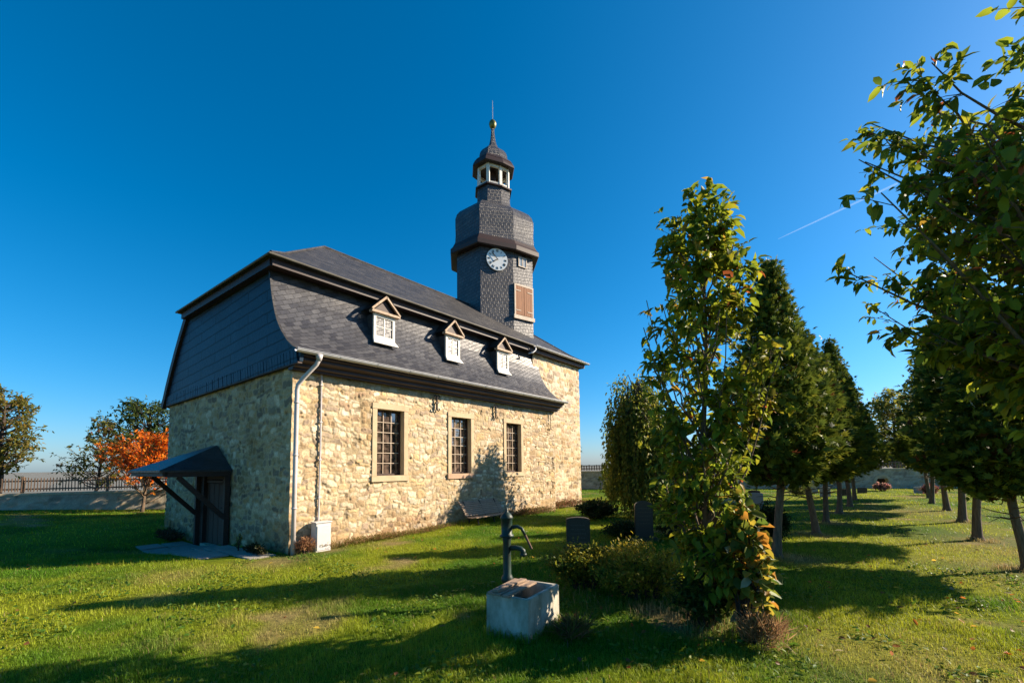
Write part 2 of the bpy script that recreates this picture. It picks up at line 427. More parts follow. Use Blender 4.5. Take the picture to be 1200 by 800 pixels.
PAL = np.array([[.56, .44, .27], [.62, .50, .34], [.50, .36, .20], [.58, .48, .35], [.43, .30, .17], [.53, .42, .29], [.66, .56, .41], [.48, .33, .21], [.56, .39, .20], [.60, .49, .33], [.36, .27, .19]])
def masonry(u, v, seed, rowh=(.085, .17), sw=(.12, .40), pal=PAL, mortar=(.41, .315, .19), depth=.018, mw=.017):
    """height (m) and colour of an irregularly coursed rubble wall at (u, v)"""
    r = np.random.default_rng(seed)
    uu = u + .22 * (fbm(u * 1.1, v * 1.9, seed + 1, 3) - .5) + .07 * (fbm(u * 7, v * 7, seed + 2, 2) - .5)
    vv = v + .30 * (fbm(u * 1.1, v * .8, seed + 5, 3) - .5) + .075 * (fbm(u * 8, v * 8, seed + 6, 2) - .5)
    vv = vv + .085 * (_hash(np.floor(uu / .31 + .4 * vnoise(u * 0 + 1, v * 2.2, seed + 70)), np.floor(v / .6 + 3), seed + 71) - .5) + .05 * (_hash(np.floor(uu / .17), np.floor(v / .37 + 9), seed + 73) - .5)
    edges = [-1.0]
    while edges[-1] < v.max() + 1.2: edges.append(edges[-1] + r.uniform(*rowh))
    edges = np.array(edges); row = np.searchsorted(edges, vv) - 1
    h = np.zeros_like(u); c = np.zeros(u.shape + (3,))
    dv = np.minimum(vv - edges[row], edges[row + 1] - vv)
    nz = fbm(u * 10, v * 10, seed + 9, 4); pt = fbm(u * 2.2, v * 2.2, seed + 31, 4)[..., None]
    for k in range(row.min(), row.max() + 1):
        mk = row == k
        if not mk.any(): continue
        e = [-1.0 - r.uniform(0, .4)]
        while e[-1] < u.max() + 1.2: e.append(e[-1] + r.uniform(*sw) * (1 if r.random() > .2 else .55))
        e = np.array(e); st = np.searchsorted(e, uu[mk]) - 1
        du = np.minimum(uu[mk] - e[st], e[st + 1] - uu[mk])
        d = np.minimum(du, dv[mk]); d = np.minimum(d, np.hypot(np.maximum(.05 - du, 0), np.maximum(.05 - dv[mk], 0)) * -1 + .05 + np.minimum(d, 0))
        n = len(e)
        prot = r.uniform(.25, 1.0, n)[st]; tilt = r.uniform(-.04, .04, n)[st]; tl2 = r.uniform(-.06, .06, n)[st]
        base = pal[r.integers(0, len(pal), n)][st] * r.uniform(.74, 1.16, n)[st][:, None]
        s_ = sstep(mw * .3, mw * 1.8, d + .012 * (nz[mk] - .5))
        cx = (uu[mk] - .5 * (e[st] + e[st + 1]))
        h[mk] = s_ * (depth * prot + tilt * cx + tl2 * (vv[mk] - .5 * (edges[k] + edges[k + 1]))) + .026 * (nz[mk] - .5)
        c[mk] = base * s_[:, None] + np.array(mortar) * (1 - s_[:, None])
    c = c * 1.04 * (.86 + .28 * pt) * (1 + .35 * (fbm(u * 14, v * 14, seed + 41, 3)[..., None] - .5))
    # mortar smeared over whole patches of the wall
    sm = sstep(.5, .68, fbm(u * .9 + 5, v * 1.1, seed + 51, 4))[..., None] * .15
    c = c * (1 - sm) + np.array(mortar) * (.75 + .5 * pt) * sm
    pit = sstep(.70, .80, fbm(u * 5 + 3, v * 5, seed + 61, 3)); h -= .02 * pit; c = c * (1 - .45 * pit[..., None])
    h += .03 * (fbm(u * .7, v * .7, seed + 20, 2) - .5)
    return h, c

def corner_off(z):
    return .05 * (vnoise(z * 3.4, z * 0 + .5, 3) - .5) + .04 * (vnoise(z * 9, z * 0 + .5, 5) - .5) + .012 * (vnoise(z * 31, z * 0 + .5, 8) - .5)
def wall_panel(name, org, ud, nd, width, z0, z1, res, seed, holes=(), parent=None, tint=None, corner=False, **kw):
    ud, nd = np.array(ud, float), np.array(nd, float)
    nu, nv = int(width / res) + 1, int((z1 - z0) / res) + 1
    U, Vv = np.meshgrid(np.linspace(0, width, nu), np.linspace(z0, z1, nv), indexing='ij')
    h, c = masonry(U, Vv, seed, **kw)
    for (a, b, p, q) in holes:     # stones dressed back against openings
        inside = (U > a - .02) & (U < b + .02) & (Vv > p - .02) & (Vv < q + .02)
        h[inside] = 0
    if tint is not None: c = c * tint(U, Vv)
    P = np.array(org, float) + U[..., None] * ud + h[..., None] * nd; P[..., 2] += Vv
    if corner:      # worn, uneven arris shared by the two walls that meet here
        k_ = np.exp(-(U / .16) ** 2)[..., None]; P = P - np.array(ud) * (corner_off(Vv)[..., None] + .01) * k_ ; P = P - (h[..., None] - corner_off(Vv)[..., None] - .01) * nd * np.exp(-(U / .05) ** 2)[..., None]
    idx = np.arange(nu * nv).reshape(nu, nv)
    Qd = np.stack([idx[:-1, :-1], idx[1:, :-1], idx[1:, 1:], idx[:-1, 1:]], -1)
    if np.dot(np.cross(ud, (0, 0, 1)), nd) < 0: Qd = Qd[..., ::-1]
    uc, vc = .5 * (U[:-1, :-1] + U[1:, 1:]), .5 * (Vv[:-1, :-1] + Vv[1:, 1:])
    keep = np.ones(uc.shape, bool)
    for (a, b, p, q) in holes: keep &= ~((uc > a) & (uc < b) & (vc > p) & (vc < q))
    return npmesh(name, P.reshape(-1, 3), [Qd[keep].reshape(-1, 4)], M['stone'], parent, colors=c.reshape(-1, 3), smooth=True)

def base_tint(seed, damp=.5):
    def f(u, v):
        n = fbm(u * 1.1, v * 1.6, seed, 4); lo = sstep(.75, .0, v + .5 * (n - .5) * 2)
        st = sstep(.58, .75, fbm(u * .5 + 9, v * .35, seed + 4, 3))
        t = 1 - lo[..., None] * damp * np.array([.35, .5, .62]) - st[..., None] * np.array([.16, .2, .26])
        return t
    return f

WIN = [X0 + 2.263 + i * 2.745 for i in range(3)]; WW, WZ0, WZ1 = .885, 1.69, 3.495
SUR = .15
holes = [(wx - X0 - SUR + .02, wx - X0 + WW + SUR - .02, WZ0 - .13, WZ1 + .13) for wx in WIN]
wall_panel('nave_wall', (X0, Y0, 0), (1, 0, 0), (0, -1, 0), XN - X0, -.6, 4.75, .0175, 101, holes, church, tint=base_tint(5), corner=True)
GP = np.array([[.40, .30, .16], [.46, .36, .22], [.34, .25, .13], [.28, .22, .145], [.43, .285, .135], [.54, .44, .30], [.22, .17, .12]])
gl = YB - Y0
gdir = np.array([SK, 1, 0]) / math.hypot(1, SK); gn = np.array([-gdir[1], gdir[0], 0])
D0, D1 = 13.62 - Y0, 15.55 - Y0     # doorway along the gable
wall_panel('gable_wall', (X0, Y0, 0), gdir, gn, gl, -.8, 4.4, .022, 202, [(D0 + .02, D1 - .02, -.9, 1.84)], church,
           tint=base_tint(15, .7), corner=True, rowh=(.09, .19), sw=(.13, .42), pal=GP, mortar=(.42, .32, .19))
wall_panel('choir_wall', (XN - .3, YC, 0), (1, 0, 0), (0, -1, 0), XE - XN + .3, -.6, 7.02, .03, 303, (), church,
           tint=base_tint(25, .3), rowh=(.14, .24), sw=(.2, .5), mortar=(.56, .48, .34), depth=.018)
# hidden sides of the shell
mb = MB()
mb.box(XN - .6, XN - .02, Y0 + .045, YC + .4, -.6, 4.7)
mb.box(XE - .5, XE - .01, YC + .04, 17.0, -.6, 7.0)
mb.box(X0 + .02, XE - .5, YB - .55, YB - .02, -.6, 4.7)
mb.box(XN - .3, XE - .5, 16.6, 17.0, -.6, 7.0)
mb.build('rear_wall', M['sandstone'], church)
# dressed corner stones of the gable corner
mb = MB(); z = -.3; k = 0
qr = random.Random(5)

# openings: windows
def window(wx, sill_mat):
    mb = MB()
    y = Y0 - .035; yi = Y0 + .26
    x1 = wx + WW
    # stone surround (four butted pieces)
    mb.box(wx - SUR, wx, y, yi, WZ0 - .002, WZ1 + .002, 0)
    mb.box(x1, x1 + SUR, y, yi, WZ0 - .002, WZ1 + .002, 0)
    mb.box(wx - SUR - .01, x1 + SUR + .01, y - .006, yi, WZ1 + .002, WZ1 + SUR + .01, 0)
    mb.box(wx - SUR - .02, x1 + SUR + .02, y - .02, yi, WZ0 - SUR - .01, WZ0 - .002, 1)
    wo = mb.build('window', [M['sandstone'], sill_mat], church, bevel=.006)
    fr = MB(); f = .055; yf = Y0 + .13; yb = Y0 + .19
    fr.box(wx + .001, wx + f, yf, yb, WZ0, WZ1); fr.box(x1 - f, x1 - .001, yf, yb, WZ0, WZ1)
    fr.box(wx + f, x1 - f, yf, yb, WZ0, WZ0 + f); fr.box(wx + f, x1 - f, yf, yb, WZ1 - f, WZ1)
    fr.build('window_frame', M['dark_wood'], wo)
    gb = MB(); t = .009; ys, ye = Y0 + .14, Y0 + .165
    zs = np.linspace(WZ0 + f, WZ1 - f, 7); xs = np.linspace(wx + f, x1 - f, 4)
    for zz in zs[1:-1]: gb.box(wx + f, x1 - f, ys, ye, zz - t, zz + t)
    for xx in xs[1:-1]:
        for a, b in zip(zs[:-1], zs[1:]): gb.box(xx - t, xx + t, ys + .003, ye, a + (t if a > zs[0] else 0), b - (t if b < zs[-1] else 0))
    gb.build('glazing_bars', M['cream_paint'], wo)
    pn = MB()
    for a, b in zip(zs[:-1], zs[1:]):       # hand-set panes, each at a slightly different angle
        for c0, c1 in zip(xs[:-1], xs[1:]):
            d = [rnd.uniform(-.004, .004) for _ in range(3)]
            yy = Y0 + .175
            pn.add([(c0, yy + d[0], a), (c1, yy + d[1], a), (c1, yy + d[2], b), (c0, yy + d[0] + d[2] - d[1], b)], [(0, 1, 2, 3)])
    pn.build('pane', M['glass'], wo)
    bk = MB(); bk.box(wx + .002, x1 - .002, Y0 + .2, Y0 + .24, WZ0 + .002, WZ1 - .002)
    bk.build('window_backing', M['void'], wo)
for i, wx in enumerate(WIN): window(wx, [M['sandstone'], M['sand_pink'], M['sandstone']][i])

# mansard: bell-cast slope of the south side
PROF = [(9.73, 4.55), (9.9, 4.62), (10.05, 4.715), (10.2, 4.82), (10.33, 4.94), (10.5, 5.1), (10.64, 5.27), (10.75, 5.42), (10.84, 5.58), (10.96, 5.85), (11.07, 6.15), (11.15, 6.45), (11.22, 6.75), (11.28, 7.06)]
LPROF = [(19.3, 4.1), (19.1, 4.35), (18.9, 4.7), (18.5, 5.3), (18.1, 5.85), (17.7, 6.35), (17.3, 6.8), (17.08, 7.03)]
XM0, XM1 = 4.62, 15.86
def slope_strip(prof, flip, name):
    mb = MB(); acc = 0; x_n = 40
    for (a, b) in zip(prof[:-1], prof[1:]):
        L = math.hypot(b[0] - a[0], b[1] - a[1])
        xs = np.linspace(XM0, XM1, x_n)
        for x0_, x1_ in zip(xs[:-1], xs[1:]):
            q = [(x0_, a[0], a[1]), (x1_, a[0], a[1]), (x1_, b[0], b[1]), (x0_, b[0], b[1])]
            uvq = [(x0_, acc), (x1_, acc), (x1_, acc + L), (x0_, acc + L)]
            q = [(p_[0], p_[1] + .012 * (float(vnoise(p_[0] * 2.1, p_[2] * 3.0, 4)) - .5), p_[2] + .012 * (float(vnoise(p_[0] * 1.7 + 9, p_[2] * 2.6, 6)) - .5)) for p_ in q]
            if flip: q = q[::-1]; uvq = uvq[::-1]
            mb.add(q, [(0, 1, 2, 3)], 0, [uvq])
        acc += L
    return mb.build(name, M['slate_mansard'], church)
slope_strip(PROF, False, 'mansard_slope')
slope_strip(LPROF, True, 'mansard_slope')
# right-hand end of the mansard: boarded verge
mb = MB()
poly = [(XM1 - .03, y, z) for y, z in PROF] + [(XM1 - .03, 11.3, 4.3), (XM1 - .03, 10.0, 4.3)]
mb.prism(poly, (.02, 0, 0)); mb.build('verge_board', M['dark_wood'], church)

# gable slate cladding, standing a little proud of the wall
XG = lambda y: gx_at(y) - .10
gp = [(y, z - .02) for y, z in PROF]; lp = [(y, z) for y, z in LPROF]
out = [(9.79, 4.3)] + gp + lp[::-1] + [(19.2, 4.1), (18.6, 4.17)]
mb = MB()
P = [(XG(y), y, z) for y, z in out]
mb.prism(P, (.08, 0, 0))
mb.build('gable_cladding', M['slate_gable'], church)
# hem course of upright slates
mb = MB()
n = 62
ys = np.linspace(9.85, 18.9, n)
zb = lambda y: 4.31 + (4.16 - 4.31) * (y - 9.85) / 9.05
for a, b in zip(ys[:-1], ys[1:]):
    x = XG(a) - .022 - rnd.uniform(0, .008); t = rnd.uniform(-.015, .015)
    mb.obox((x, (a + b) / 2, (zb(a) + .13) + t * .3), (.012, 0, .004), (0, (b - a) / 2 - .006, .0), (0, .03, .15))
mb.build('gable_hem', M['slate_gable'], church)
# drip flashing under the hem
mb = MB(); mb.beam((XG(9.8) + .02, 9.8, zb(9.8) - .035), (XG(18.9) + .02, 18.9, zb(18.9) - .035), .1, .03); mb.build('gable_drip_board', M['dark_wood'], church)
# left verge boards (dark edge in profile)
mb = MB()
for a, b in zip(LPROF[:-1], LPROF[1:]):
    mb.beam((XG(a[0]) - .03, a[0] - .1, a[1]), (XG(b[0]) - .03, b[0] - .1, b[1]), .12, .22)
mb.build('verge_board', M['dark_wood'], church)
# right verge on the gable: light lead strip
mb = MB()
for a, b in zip(PROF[:-1], PROF[1:]):
    mb.beam((XM0 - .01, a[0] - .005, a[1] + .012), (XM0 - .01, b[0] - .005, b[1] + .012), .05, .03)
mb.build('verge_flashing', M['slate_roof'], church)

# cornice under the gutter: stepped moulding
mb = MB()
prof = [(9.76, 4.50), (9.76, 4.44), (9.84, 4.42), (9.84, 4.36), (9.92, 4.34), (10.0, 4.30), (10.0, 4.24), (10.1, 4.21), (10.1, 4.17), (10.32, 4.17), (10.32, 4.6), (9.95, 4.6)]
mb.prism([(XM0 + .08, y, z) for y, z in prof], (XM1 - XM0 - .12, 0, 0)); mb.build('cornice', M['cornice'], church)
# gutter: half round channel
def gutter(x0, x1, y, z, r, name='gutter'):
    mb = MB(); n = 8; prs = []
    for k in range(n + 1):
        t = math.pi + math.pi * k / n; prs.append((y + r * math.cos(t), z + r * math.sin(t)))
    xs = np.linspace(x0, x1, 12)
    inn = [(y + (r - .008) * math.cos(math.pi + math.pi * k / n), z + (r - .008) * math.sin(math.pi + math.pi * k / n)) for k in range(n + 1)]
    ring = prs + inn[::-1]
    mb.prism([(x0, a, b) for a, b in ring], (x1 - x0, 0, 0))
    mb.tube([(x0, y - r, z + .004), (x1, y - r, z + .004)], .011, 6)
    for xx in xs[1:-1]: mb.tube([(xx, y + r * 1.02 * math.cos(math.pi + math.pi * k / n), z + r * 1.02 * math.sin(math.pi + math.pi * k / n)) for k in range(n + 1)], .008, 4)
    return mb.build(name, M['zinc'], church)
gutter(XM0 - .05, XM1 + .03, 9.68, 4.55, .075)

# upper roof: hipped, its eave overhanging the mansard
EY0, EY1, EZ = 10.75, 17.2, 7.02
EX0, EX1 = 4.42, 19.72
RY, RZ, RX0, RX1 = 14.0, 9.39, 7.45, 17.0
def upper_roof():
    mb = MB(); th = .06
    A, B, C, D = (EX0, EY0, EZ), (EX1, EY0, EZ), (EX1, EY1, EZ), (EX0 - .15, EY1, EZ)
    E_, F_ = (RX0, RY, RZ), (RX1, RY, RZ)
    # slight bell-cast: an intermediate line near the eave
    def mid(p, q, t=.2, drop=.08):
        p, q = np.array(p), np.array(q); r = p + t * (q - p); r[2] -= drop; return tuple(r)
    a, b, c, d = mid(A, E_), mid(B, F_), mid(C, F_), mid(D, E_)
    vs = [A, B, C, D, a, b, c, d, E_, F_]
    low = [(p[0], p[1], p[2] - th) for p in (A, B, C, D)]
    mb.add(vs + low, [(0, 1, 5, 4), (4, 5, 9, 8), (1, 2, 6, 5), (5, 6, 9), (2, 3, 7, 6), (6, 7, 8, 9), (3, 0, 4, 7), (7, 4, 8),
                      (10, 11, 1, 0), (11, 12, 2, 1), (12, 13, 3, 2), (13, 10, 0, 3), (13, 12, 11, 10)])
    o = mb.build('upper_roof', M['slate_roof'], church)
    rc = MB()
    rc.tube([E_[:2] + (RZ + .01,), F_[:2] + (RZ + .01,)], .045, 6)
    for p, q in ((A, a), (a, E_), (D, d), (d, E_), (B, b), (b, F_)): rc.tube([np.array(p) + (0, 0, .01), np.array(q) + (0, 0, .01)], .035, 6)
    rc.build('ridge_capping', M['slate_roof'], o)
    # brown eaves board box below
    eb = MB()
    eb.box(EX0 + .1, EX1 - .1, EY0 + .12, EY0 + .2, EZ - .24, EZ - th - .004)
    eb.box(EX0 + .2, EX1 - .15, EY0 + .2, 11.32, EZ - .22, EZ - .16)
    eb.beam((EX0 + .1, EY0 + .2, EZ - .15), (EX0 - .03, EY1 - .1, EZ - .15), .08, .18)
    eb.beam((EX0 + .22, EY0 + .25, EZ - .2), (EX0 + .1, EY1 - .1, EZ - .2), .22, .06)
    eb.box(EX1 - .2, EX1 - .1, EY0 + .2, EY1 - .1, EZ - .24, EZ - th - .004)
    eb.build('eaves_board', M['cornice'], o)
upper_roof()
gutter(15.1, EX1 + .02, EY0 - .05, EZ - .02, .065)
mb = MB(); mb.tube([(EX0 - .05, EY0 - .03, EZ - .035), (15.05, EY0 - .03, EZ - .035)], .03, 8)
mb.tube([(EX0 - .03, EY0, EZ - .03), (EX0 - .18, EY1 + .02, EZ - .03)], .03, 8)
mb.build('eaves_edge', M['dark_zinc'], church)
# little spout at the end of the choir gutter
mb = MB(); mb.tube([(15.12, EY0 - .05, EZ - .1), (15.12, EY0 - .05, EZ - .22), (15.0, EY0 - .0, EZ - .34), (14.75, EY0 + .05, EZ - .42)], .035, 8)
mb.build('gutter_spout', M['zinc'], church, smooth=True)

# dormers
def surf_y(z):
    for (a, b) in zip(PROF[:-1], PROF[1:]):
        if a[1] <= z <= b[1]: return a[0] + (b[0] - a[0]) * (z - a[1]) / (b[1] - a[1])
    return PROF[-1][0]
def dormer(cx, wd, zb=5.47, zt=6.3, za=6.83):
    yf = 10.70; h = wd / 2
    body = MB()
    yb = 11.4
    def cheek(x):
        pts = [(x, surf_y(zb) - .02, zb - .03), (x, yf + .03, zb + .1), (x, yf + .03, zt), (x, yb, zt), (x, surf_y(6.2), 6.2), (x, surf_y(5.8), 5.8)]
        return pts
    body.prism(cheek(cx - h + .02), (wd - .04, 0, 0))
    o = body.build('dormer', M['slate_mansard'], church)
    fr = MB(); f = .08
    fr.box(cx - h, cx - h + f, yf, yf + .06, zb + .12, zt); fr.box(cx + h - f, cx + h, yf, yf + .06, zb + .12, zt)
    fr.box(cx - h + f, cx + h - f, yf, yf + .06, zt - .09, zt)
    fr.box(cx - h + f, cx + h - f, yf, yf + .06, zb + .12, zb + .2)
    # flared sill apron
    fr.add([(cx - h, yf, zb + .12), (cx + h, yf, zb + .12), (cx + h + .06, yf - .12, zb - .05), (cx - h - .06, yf - .12, zb - .05),
            (cx - h, yf + .06, zb + .12), (cx + h, yf + .06, zb + .12), (cx + h + .06, yf - .08, zb - .06), (cx - h - .06, yf - .08, zb - .06)],
           [(3, 2, 1, 0), (4, 5, 6, 7), (2, 6, 5, 1), (0, 4, 7, 3), (7, 6, 2, 3), (0, 1, 5, 4)])
    fr.build('dormer_frame', M['white_paint'], o)
    sb = MB(); sb.box(cx - .02, cx + .02, yf + .015, yf + .05, zb + .2, zt - .09)
    for zz in (zb + .2 + (zt - zb - .29) * .5,):
        sb.box(cx - h + f, cx - .02, yf + .018, yf + .045, zz - .012, zz + .012); sb.box(cx + .02, cx + h - f, yf + .018, yf + .045, zz - .012, zz + .012)
    sb.build('glazing_bars', M['white_paint'], o)
    pn = MB(); pn.box(cx - h + f, cx + h - f, yf + .04, yf + .05, zb + .2, zt - .09); pn.build('pane', M['veil'], o)
    # pediment roof
    e = h + .12; yo = yf - .1
    pr = MB()
    pr.prism([(cx - h - .02, yf, zt + .07), (cx + h + .02, yf, zt + .07), (cx, yf, za - .1)], (0, .05, 0)); pr.build('pediment', M['dark_wood'], o)
    tr = MB()
    tr.box(cx - e, cx + e, yo, yf + .06, zt + .002, zt + .07)
    L = (cx - e, yo + .02, zt + .075); T = (cx, yo + .02, za); Rr = (cx + e, yo + .02, zt + .075)
    for p, q in ((L, T), (Rr, T)):
        tr.beam(p, q, .06, .06, up=(0, 1, 0))
    tr.build('pediment_trim', M['pale_wood'], o)
    rf = MB()
    yr = 11.45
    rf.add([(cx - e - .03, yo - .02, zt + .09), (cx, yo - .02, za + .045), (cx, yr, za + .045), (cx - e - .03, yr, zt + .09),
            (cx + e + .03, yo - .02, zt + .09), (cx + e + .03, yr, zt + .09)], [(3, 2, 1, 0), (1, 2, 5, 4)])
    rf.build('dormer_roof', M['slate_roof'], o)
for cx, wd in ((7.58, .72), (10.31, .65), (12.96, .67)): dormer(cx, wd)

# ------------------------------------------------------------------ tower
TC = (16.3, 14.0); PH = math.pi / 8; c8 = math.cos(math.pi / 8)
def OV(k):
    """angle and radius factor of corner k of the slightly irregular octagon"""
    return (R(256), .80) if k % 8 == 5 else (PH + k * math.pi / 4, 1.0)
def ov(k, r):
    a, f = OV(k); return np.array([TC[0] + r * f * math.cos(a), TC[1] + r * f * math.sin(a)])
class OB(MB):
    def lathe(s, prof, n=8, c=None, ph=0, mi=0, cap=True):
        if n != 8 or c is not TC: return MB.lathe(s, prof, n, c, ph, mi, cap)
        b = len(s.v)
        for r, z in prof:
            for k in range(8): s.v.append((*ov(k, r), z))
        for i in range(len(prof) - 1):
            for k in range(8):
                s.f.append((b + i * n + k, b + i * n + (k + 1) % n, b + (i + 1) * n + (k + 1) % n, b + (i + 1) * n + k)); s.m.append(mi)
        if cap:
            s.f.append(tuple(b + k for k in reversed(range(n)))); s.m.append(mi)
            s.f.append(tuple(b + (len(prof) - 1) * n + k for k in range(n))); s.m.append(mi)
        return s
def octa(prof, name, mat, cap=True, parent=church):
    mb = OB(); mb.lathe(prof, 8, TC, PH, 0, cap); return mb.build(name, mat, parent)
RS = 1.97
octa([(RS + .02, 6.6), (RS, 9), (RS, 12.45)], 'tower_shaft', M['slate_tower'])
mb = OB(); mb.lathe([(RS - .1, 11.95), (2.26, 11.95), (2.3, 12.0), (2.3, 12.2), (2.18, 12.34), (2.1, 12.5)], 8, TC, PH)
mb.build('tower_cornice', M['cornice'], church)
octa([(2.2, 12.3), (2.12, 12.42), (2.06, 12.6), (2.03, 13.0), (2.05, 13.4), (2.05, 13.75), (1.97, 14.0), (1.82, 14.2), (1.6, 14.36), (1.34, 14.5), (1.08, 14.62), (.93, 14.74), (.87, 14.92), (.86, 15.62)],
     'tower_dome', M['slate_tower'])
mb = OB(); mb.lathe([(.86, 15.6), (.97, 15.62), (.97, 15.69), (.84, 15.76)], 8, TC, PH); mb.build('lantern_sill', M['cornice'], church)
# open lantern: eight posts, arched heads, dark core of the far side visible through
mb = MB()
for k in range(8):
    p, q = ov(k, .78), ov(k + 1, .78)
    rad = np.array([*(p - np.array(TC)), 0]); rad /= np.linalg.norm(rad); tan = np.array([-rad[1], rad[0], 0])
    mb.obox((p[0], p[1], 16.23), rad * .05, tan * .075, (0, 0, .5))
    mb.beam((*(p * .86 + q * .14), 16.69), (*(q * .86 + p * .14), 16.69), .1, .16)
    mb.beam((*(p * .86 + q * .14), 15.79), (*(q * .86 + p * .14), 15.79), .1, .1)
mb.build('lantern', M['white_paint'], church)
mb = OB(); mb.lathe([(.62, 15.74), (.62, 15.78), (.3, 15.78)], 8, TC, PH); mb.lathe([(.16, 15.74), (.16, 16.75)], 8, TC, PH); mb.build('lantern_core', M['dark_wood'], church)
mb = OB(); mb.lathe([(.7, 16.74), (1.08, 16.72), (1.12, 16.76), (1.1, 16.86), (1.0, 17.05), (.9, 17.2)], 8, TC, PH); mb.build('lantern_cornice', M['cornice'], church)
octa([(1.02, 17.04), (.84, 17.18), (.76, 17.3), (.75, 17.45), (.7, 17.62), (.58, 17.8), (.42, 17.92), (.3, 18.02)], 'lantern_dome', M['slate_tower'])
mb = OB(); mb.lathe([(.3, 17.98), (.2, 18.2), (.14, 18.45), (.1, 18.8), (.075, 19.15)], 8, TC, PH); mb.build('spire', M['slate_tower'], church)
mb = OB(); mb.lathe([(.05, 19.1), (.12, 19.14), (.17, 19.24), (.19, 19.34), (.17, 19.45), (.11, 19.54), (.04, 19.58)], 16, TC, 0); mb.build('spire_ball', M['gold_ball'], church, smooth=True)
mb = MB(); mb.tube([(*TC, 19.5), (*TC, 20.65)], [.018, .012], 6); mb.lathe([(.01, 20.2), (.03, 20.24), (.01, 20.28)], 8, TC); mb.build('spire_rod', M['zinc'], church)

def face_frame(k):
    """centre, outward normal, tangent of tower face k (k = 4: between vertices 4 and 5)"""
    p, q = ov(k, RS), ov(k + 1, RS); tan = np.array([*(q - p), 0]); tan /= np.linalg.norm(tan)
    return np.array([*((p + q) / 2), 0]), np.array([tan[1], -tan[0], 0]), tan
# clock on the corner face
c, n_, t_ = face_frame(4)
cc = c + np.array([0, 0, 11.42]) - t_ * .02 + n_ * .03
UPV = np.array([0, 0, 1.])
rt = t_                 # to the right as seen from outside
cl_r = .52
mb = MB()
ring = lambda r, o, n=40: [cc + n_ * o + r * (math.cos(2 * math.pi * k / n) * rt + math.sin(2 * math.pi * k / n) * UPV) for k in range(n)]
mb.prism(ring(cl_r, 0), n_ * .05, 0)
# roman numerals as thin raised strokes
def stroke(a, b, w_, o=.056, mi=1):
    p = cc + n_ * o + a[0] * rt + a[1] * UPV; q = cc + n_ * o + b[0] * rt + b[1] * UPV
    mb.beam(p, q, w_, .008, up=n_, mi=mi)
ROM = ['XII', 'I', 'II', 'III', 'IIII', 'V', 'VI', 'VII', 'VIII', 'IX', 'X', 'XI']
for i, s in enumerate(ROM):
    th = R(90 - 30 * i); rr = cl_r * .78; hgt = .105; wch = {'I': .03, 'V': .06, 'X': .06}
    tot = sum(wch[ch] for ch in s); x = -tot / 2
    er = np.array([math.cos(th), math.sin(th)]); et = np.array([math.sin(th), -math.cos(th)])
    pt = lambda a, b: er * (rr + b) + et * a
    for ch in s:
        wv = wch[ch]; x0_, x1_ = x + .006, x + wv - .006; xm = x + wv / 2
        if ch == 'I': stroke(pt(xm, -hgt / 2), pt(xm, hgt / 2), .016)
        elif ch == 'V': stroke(pt(x0_, hgt / 2), pt(xm, -hgt / 2), .016); stroke(pt(x1_, hgt / 2), pt(xm, -hgt / 2), .009, .057)
        else: stroke(pt(x0_, hgt / 2), pt(x1_, -hgt / 2), .016); stroke(pt(x1_, hgt / 2), pt(x0_, -hgt / 2), .009, .057)
        x += wv
clock = mb.build('clock', [M['clock_white'], M['black']], church)
def hand(ang, L, wd, o):
    hb = MB(); th = R(90 - ang)
    e = np.array([math.cos(th), math.sin(th)]); f = np.array([-e[1], e[0]])
    P2 = [(-.12 * L, wd * .5), (.6 * L, wd * .7), (.72 * L, wd), (L, 0), (.72 * L, -wd), (.6 * L, -wd * .7), (-.12 * L, -wd * .5)]
    hb.prism([cc + n_ * o + (e * a + f * b)[0] * rt + (e * a + f * b)[1] * UPV for a, b in P2], n_ * .008)
    hb.build('clock_hand', M['black'], clock)
hand(318, .45, .026, .085); hand(236.5, .30, .03, .072)
# louvred shutter on the south-facing side
c, n_, t_ = face_frame(5)
def fbox(mb, a0, a1, z0, z1, o0, o1, mi=0):
    mid = c + t_ * (a0 + a1) / 2 + n_ * (o0 + o1) / 2; mid = np.array([mid[0], mid[1], (z0 + z1) / 2])
    mb.obox(mid, t_ * (a1 - a0) / 2, n_ * (o1 - o0) / 2, (0, 0, (z1 - z0) / 2), mi)
sh = MB()
for s in (-1, 1):
    a0, a1 = (-.5, -.012) if s < 0 else (.012, .5)
    for j in range(4):
        w0 = a0 + (a1 - a0) * j / 4; w1 = a0 + (a1 - a0) * (j + 1) / 4
        fbox(sh, w0 + .004, w1 - .004, 9.0, 10.38, .02, .05 + .004 * (j % 2))
sh_o = sh.build('tower_shutter', M['shutter'], church)
for s in (-1, 1):
    for zz in (9.2, 10.15):
        hg = MB(); fbox(hg, s * .5 - (.3 if s > 0 else 0), s * .5 + (.3 if s < 0 else 0), zz - .02, zz + .02, .056, .066)
        hg.build('strap_hinge', M['cream_paint'], sh_o)
tf = MB(); fbox(tf, -.57, -.5, 8.96, 10.46, .01, .06); fbox(tf, .5, .57, 8.96, 10.46, .01, .06); fbox(tf, -.5, .5, 10.38, 10.46, .01, .06)
fbox(tf, -.62, .62, 8.78, 8.96, .01, .09); tf.build('shutter_frame', M['cream_paint'], sh_o)
tw = MB(); fbox(tw, -.28, .18, 11.36, 11.8, .0, .03); two = tw.build('tower_window', M['veil'], church)
tb = MB()
for a in (-.28, -.05, .18): fbox(tb, a - .02, a + .02, 11.34, 11.82, .03, .05)
fbox(tb, -.26, -.07, 11.34, 11.38, .03, .048); fbox(tb, -.03, .16, 11.34, 11.38, .03, .048); fbox(tb, -.26, -.07, 11.78, 11.82, .03, .048); fbox(tb, -.03, .16, 11.78, 11.82, .03, .048)
tb.build('window_frame', M['cream_paint'], two)

